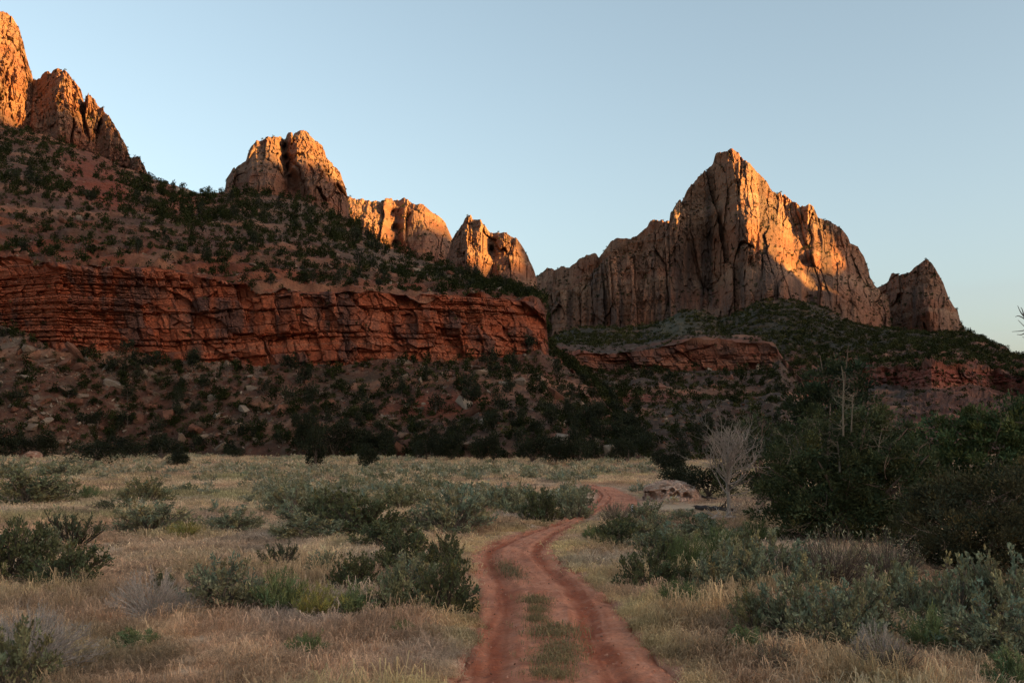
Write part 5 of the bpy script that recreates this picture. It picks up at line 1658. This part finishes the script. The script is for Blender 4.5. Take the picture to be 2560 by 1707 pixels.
def log(x0, y0, x1, y1, r, col, label, lift=0.12, seed=0):
    rg = np.random.default_rng(seed)
    a, b = on_ground(x0, y0), on_ground(x1, y1)
    t = np.linspace(0, 1, 9)[:, None]
    p = np.concatenate([a + (b - a) * t, lift + 0 * t], 1)
    p[1:-1] += rg.normal(0, r * 0.22, (7, 3))
    s_ = Soup()
    s_.tube(p, r * (1 - 0.5 * np.abs(np.linspace(-0.3, 1, 9))) * rg.uniform(0.85, 1.15, 9), 8, np.array(col))
    e = link('log', None, label=label, cat='log')
    link('stem', s_.mesh('stem', M_WOOD), parent=e)
    s_ = Soup()
    for k in range(5):
        i = rg.integers(1, 8)
        d = rg.normal(0, 1, 3) + [0, 0, 0.6]
        branching(s_, p[i], d / np.linalg.norm(d), rg.uniform(0.15, 0.4), r * 0.35, 2, rg, col, spread=0.5)
    link('branch', s_.mesh('branch', M_WOOD), parent=e)


log(1740, 1282, 1838, 1290, 0.10, (0.07, 0.055, 0.05), 'blackened fallen log beside the foot of the dead tree', 0.25, 1721)
log(1758, 1304, 1840, 1302, 0.085, (0.42, 0.36, 0.31), 'pale weathered fallen log in front of the blackened log', 0.14, 1722)
log(1880, 1294, 1912, 1291, 0.07, (0.46, 0.39, 0.33), 'short pale stick lying by the brown dead bush', 0.15, 1723)
log(1735, 1246, 1792, 1254, 0.06, (0.10, 0.08, 0.07), 'thin dark fallen branch between the boulder and the dead tree', 0.15, 1724)


# ------------------------------------------------------------------ big trees on the right
def big_tree(name, label, px, yb, D, lobes, leaves, leafL, col, seed, trunk_r=0.16, wood=(0.17, 0.11, 0.08), clump=0.20, limb=True, leader=None, twigs=6, depth=0.8, split=0.25):
    rg = np.random.default_rng(seed)
    b = pt(px, yb, D)
    base = np.array([b[0], b[1], 0.0])
    e = link(name, None, label=label, cat='tree', loc=base)
    L = []
    for lx, ly, rx, ry in lobes:
        dd = D + rg.uniform(-1, 1) * depth * 1.2
        c = pt(lx, ly, dd) - base
        L.append((c, np.array([rx / F * dd, rx / F * dd * depth, ry / F * dd])))
    cr = Soup()
    area = np.array([(r[0] * r[2]) for c, r in L])
    cnt = (leaves * area / area.sum()).astype(int)
    for (c, r), n in zip(L, cnt):
        nc = max(6, int(n / 70))
        d = rg.normal(size=(nc, 3))
        d /= np.linalg.norm(d, axis=1)[:, None]
        q = rg.uniform(0.35, 1.12, (nc, 1)) ** 0.55
        cc = c + d * q * r
        for k in range(nc):
            m = int(n / nc * rg.uniform(0.5, 1.5))
            cl = clump * rg.uniform(0.6, 1.4)
            off = rg.normal(0, 1, (m, 3)) * np.array([cl, cl, cl * 0.7]) * 0.55
            p = cc[k] + off
            p[:, 2] = np.maximum(p[:, 2], 0.06)
            base_c = np.array(col) * rg.uniform(0.65, 1.45) * (1 + np.array([0.2, 0.04, -0.1]) * rg.normal(0, 0.7))
            kc = base_c * rg.uniform(0.7, 1.35, (m, 1))
            cr.leaves(p, off / cl + d[k] * 0.6 + np.array([0, 0, 0.55]) + rg.normal(0, 0.5, (m, 3)), leafL * rg.uniform(0.6, 1.4, m), leafL * 0.45 * rg.uniform(0.7, 1.3, m), np.clip(kc, 0.003, 1), rg)
    link('crown', cr.mesh('crown', M_LEAF), parent=e)
    tk = Soup()
    fork = np.array([0, 0, max(0.5, b[2] + 0.6)])
    tk.tube([(0, 0, -0.15), (0.05, 0.02, fork[2] * 0.5), fork, fork + np.array([0.1, 0, 0.9])], [trunk_r * 1.3, trunk_r, trunk_r * 0.8, trunk_r * 0.5], 9, wood)
    link('trunk', tk.mesh('trunk', M_WOOD), parent=e)
    lb = Soup()
    for c, r in L:
        m = fork * 0.4 + c * 0.5 + rg.normal(0, 0.15, 3)
        lb.tube(spline([fork * rg.uniform(0.4, 1), m, c, c + (c - m) * 0.45], 10), np.linspace(trunk_r * 0.45, 0.012, 10), 5, np.array(wood) * rg.uniform(0.9, 1.5))
        for k in range(twigs // 3):
            d = rg.normal(0, 1, 3)
            d[1] -= 0.5
            d /= np.linalg.norm(d)
            branching(lb, c + d * r * 0.45, d, float(np.mean(r)) * 0.5, 0.014, 2, rg, np.array(wood) * 1.5, spread=0.5, up=0.5)
    link('limb', lb.mesh('limb', M_WOOD), parent=e)
    if leader:
        for lx, y0, y1, rr in leader:
            a, t = pt(lx, y0, D - 0.9) - base, pt(lx + rg.uniform(-6, 6), y1, D - 0.6) - base
            s_ = Soup()
            q = spline([a, a * 0.6 + t * 0.4 + rg.normal(0, 0.03, 3), a * 0.25 + t * 0.75 + rg.normal(0, 0.03, 3), t], 12)
            s_.tube(q, np.linspace(rr, rr * 0.25, 12), 6, (0.17, 0.13, 0.09))
            for k in range(16):
                i = rg.integers(1, 11)
                d = np.array([rg.choice([-1, 1]) * rg.uniform(0.5, 1), rg.normal(0, 0.5), rg.uniform(-0.1, 0.5)])
                branching(s_, q[i], d / np.linalg.norm(d), rg.uniform(0.12, 0.32), rr * 0.28, 2, rg, (0.20, 0.155, 0.11), spread=0.45)
            link('bare_leader', s_.mesh('bare_leader', M_WOOD), parent=e)
    return e


JUN = (0.062, 0.070, 0.030)
big_tree('cottonwood_tree', 'dark leafy tree top rising behind the large juniper', 2090, 1250, 46, [(2060, 950, 48, 46), (2115, 925, 42, 34), (2035, 1010, 52, 50), (2140, 985, 45, 42), (2090, 1020, 70, 50), (2150, 1040, 50, 50), (2080, 1110, 90, 70), (2020, 1060, 50, 50)], 11000, 0.17, (0.036, 0.046, 0.022), 1801, clump=0.34, twigs=6)
big_tree('juniper_tree', 'large bushy juniper with pale bare leaders right of the dead tree', 2100, 1352, 31, [(1955, 1190, 62, 62), (2000, 1110, 58, 52), (2075, 1060, 64, 50), (2160, 1075, 74, 62), (2235, 1110, 64, 60), (2010, 1230, 88, 78), (2120, 1170, 100, 90), (2230, 1215, 90, 88), (1985, 1300, 72, 46), (2100, 1285, 100, 62), (2210, 1300, 90, 54), (2000, 1335, 70, 30), (2110, 1335, 100, 30), (2230, 1330, 80, 34), (2060, 1180, 120, 110), (2190, 1190, 110, 110), (2100, 1270, 160, 60), (1930, 1250, 50, 56), (2290, 1170, 50, 60), (2130, 1040, 40, 40)],
         52000, 0.105, JUN, 1811, trunk_r=0.2, leader=[(2108, 1090, 914, 0.034), (2128, 1080, 985, 0.022), (2055, 1120, 1050, 0.02), (1968, 1160, 1085, 0.02), (2196, 1130, 1060, 0.022), (2100, 1180, 1080, 0.035)], clump=0.2)
big_tree('juniper_tree', 'dense green tree at the right edge beyond the large juniper', 2450, 1330, 36, [(2320, 1130, 62, 58), (2400, 1090, 74, 56), (2490, 1060, 78, 50), (2570, 1070, 80, 66), (2380, 1170, 90, 78), (2490, 1150, 100, 88), (2610, 1150, 90, 90), (2340, 1210, 66, 66), (2440, 1230, 100, 80), (2560, 1230, 100, 80)], 28000, 0.14, (0.066, 0.084, 0.032), 1821, clump=0.26)
big_tree('oak_tree', 'brownish small leaved scrub oak spreading under the green tree at right', 2420, 1415, 25, [(2320, 1270, 56, 60), (2400, 1245, 76, 60), (2495, 1245, 84, 70), (2580, 1260, 80, 90), (2300, 1340, 50, 56), (2390, 1335, 90, 72), (2490, 1345, 100, 76), (2600, 1350, 80, 80), (2345, 1390, 70, 40), (2460, 1400, 100, 40)], 34000, 0.085, (0.062, 0.055, 0.028), 1831, clump=0.22, trunk_r=0.12)
big_tree('tree', 'dark bushy tree between the dead tree and the large juniper', 1900, 1240, 44, [(1870, 1110, 40, 44), (1905, 1085, 44, 44), (1900, 1160, 56, 56), (1850, 1190, 50, 46), (1930, 1200, 50, 50)], 6000, 0.15, (0.05, 0.058, 0.027), 1841, clump=0.3, twigs=6)

big_tree('tree', 'dark tree standing in the shade behind the large juniper', 2150, 1290, 40, [(2030, 1200, 95, 85), (2150, 1190, 110, 90), (2270, 1215, 100, 85), (2080, 1270, 110, 50), (2230, 1280, 120, 50)], 9000, 0.2, (0.045, 0.05, 0.024), 1846, clump=0.34, twigs=3)

# bare twigs reaching in from a dead tree that stands just outside the right edge
rg = np.random.default_rng(1851)
D_ = 21.0
b_ = pt(2740, 1400, D_)
e = link('dead_tree', None, label='bare twigs of a dead tree reaching in at the right edge against the sky', cat='tree', loc=(b_[0], b_[1], 0))
q = lambda x, y: pt(x, y, D_) - np.array([b_[0], b_[1], 0])
tr = Soup()
tr.tube(spline([(0, 0, -0.1), q(2735, 1150), q(2715, 950), q(2700, 800), q(2690, 700)], 14), np.linspace(0.14, 0.04, 14), 8, (0.22, 0.18, 0.15))
link('trunk', tr.mesh('trunk', M_WOOD), parent=e)
br = Soup()
br.tube(spline([q(2708, 880), q(2640, 850), q(2585, 815), q(2555, 785), q(2544, 764)], 14), np.linspace(0.035, 0.004, 14), 5, (0.16, 0.13, 0.115))
for x, y, x2, y2, x3, y3 in [(2600, 825, 2570, 822, 2545, 800), (2585, 815, 2560, 826, 2530, 829), (2560, 790, 2556, 775, 2552, 768), (2570, 802, 2548, 790, 2538, 792), (2620, 840, 2580, 850, 2556, 842), (2590, 818, 2575, 790, 2566, 770), (2575, 823, 2556, 836, 2542, 836)]:
    br.tube(spline([q(x, y), q(x2, y2), q(x3, y3)], 8), np.linspace(0.014, 0.004, 8), 4, (0.16, 0.13, 0.115))
for k in range(26):
    d = rg.normal(0, 1, 3) + [0.2, 0, 0.8]
    d[0] = abs(d[0]) + 0.7
    branching(br, q(2715, 710 + 15 * k), d / np.linalg.norm(d), 0.8, 0.035, 3, rg, (0.2, 0.16, 0.14))
link('branch', br.mesh('branch', M_WOOD), parent=e)

pk = RNG.integers(0, 220, 1500)
pu = RNG.uniform(-0.95, 0.95, 1500)
pq = RC[pk] + RN[pk] * (RW[pk] * pu)[:, None] + RNG.normal(0, 0.05, (1500, 2))
ps = 0.012 + 0.035 * RNG.random(1500) ** 4
scatter('pebbles', np.concatenate([pq, np.full((1500, 1), -0.015)], 1), RNG.uniform(0, 6.28, 1500), ps, np.array([[0.42, 0.20, 0.13]]) * RNG.uniform(0.5, 1.3, (1500, 1)), RNG.integers(0, 5, 1500), STONES, 'small loose pebbles on the red dirt track', 'pebbles', tilt=RNG.normal(0, 0.5, (1500, 2)))
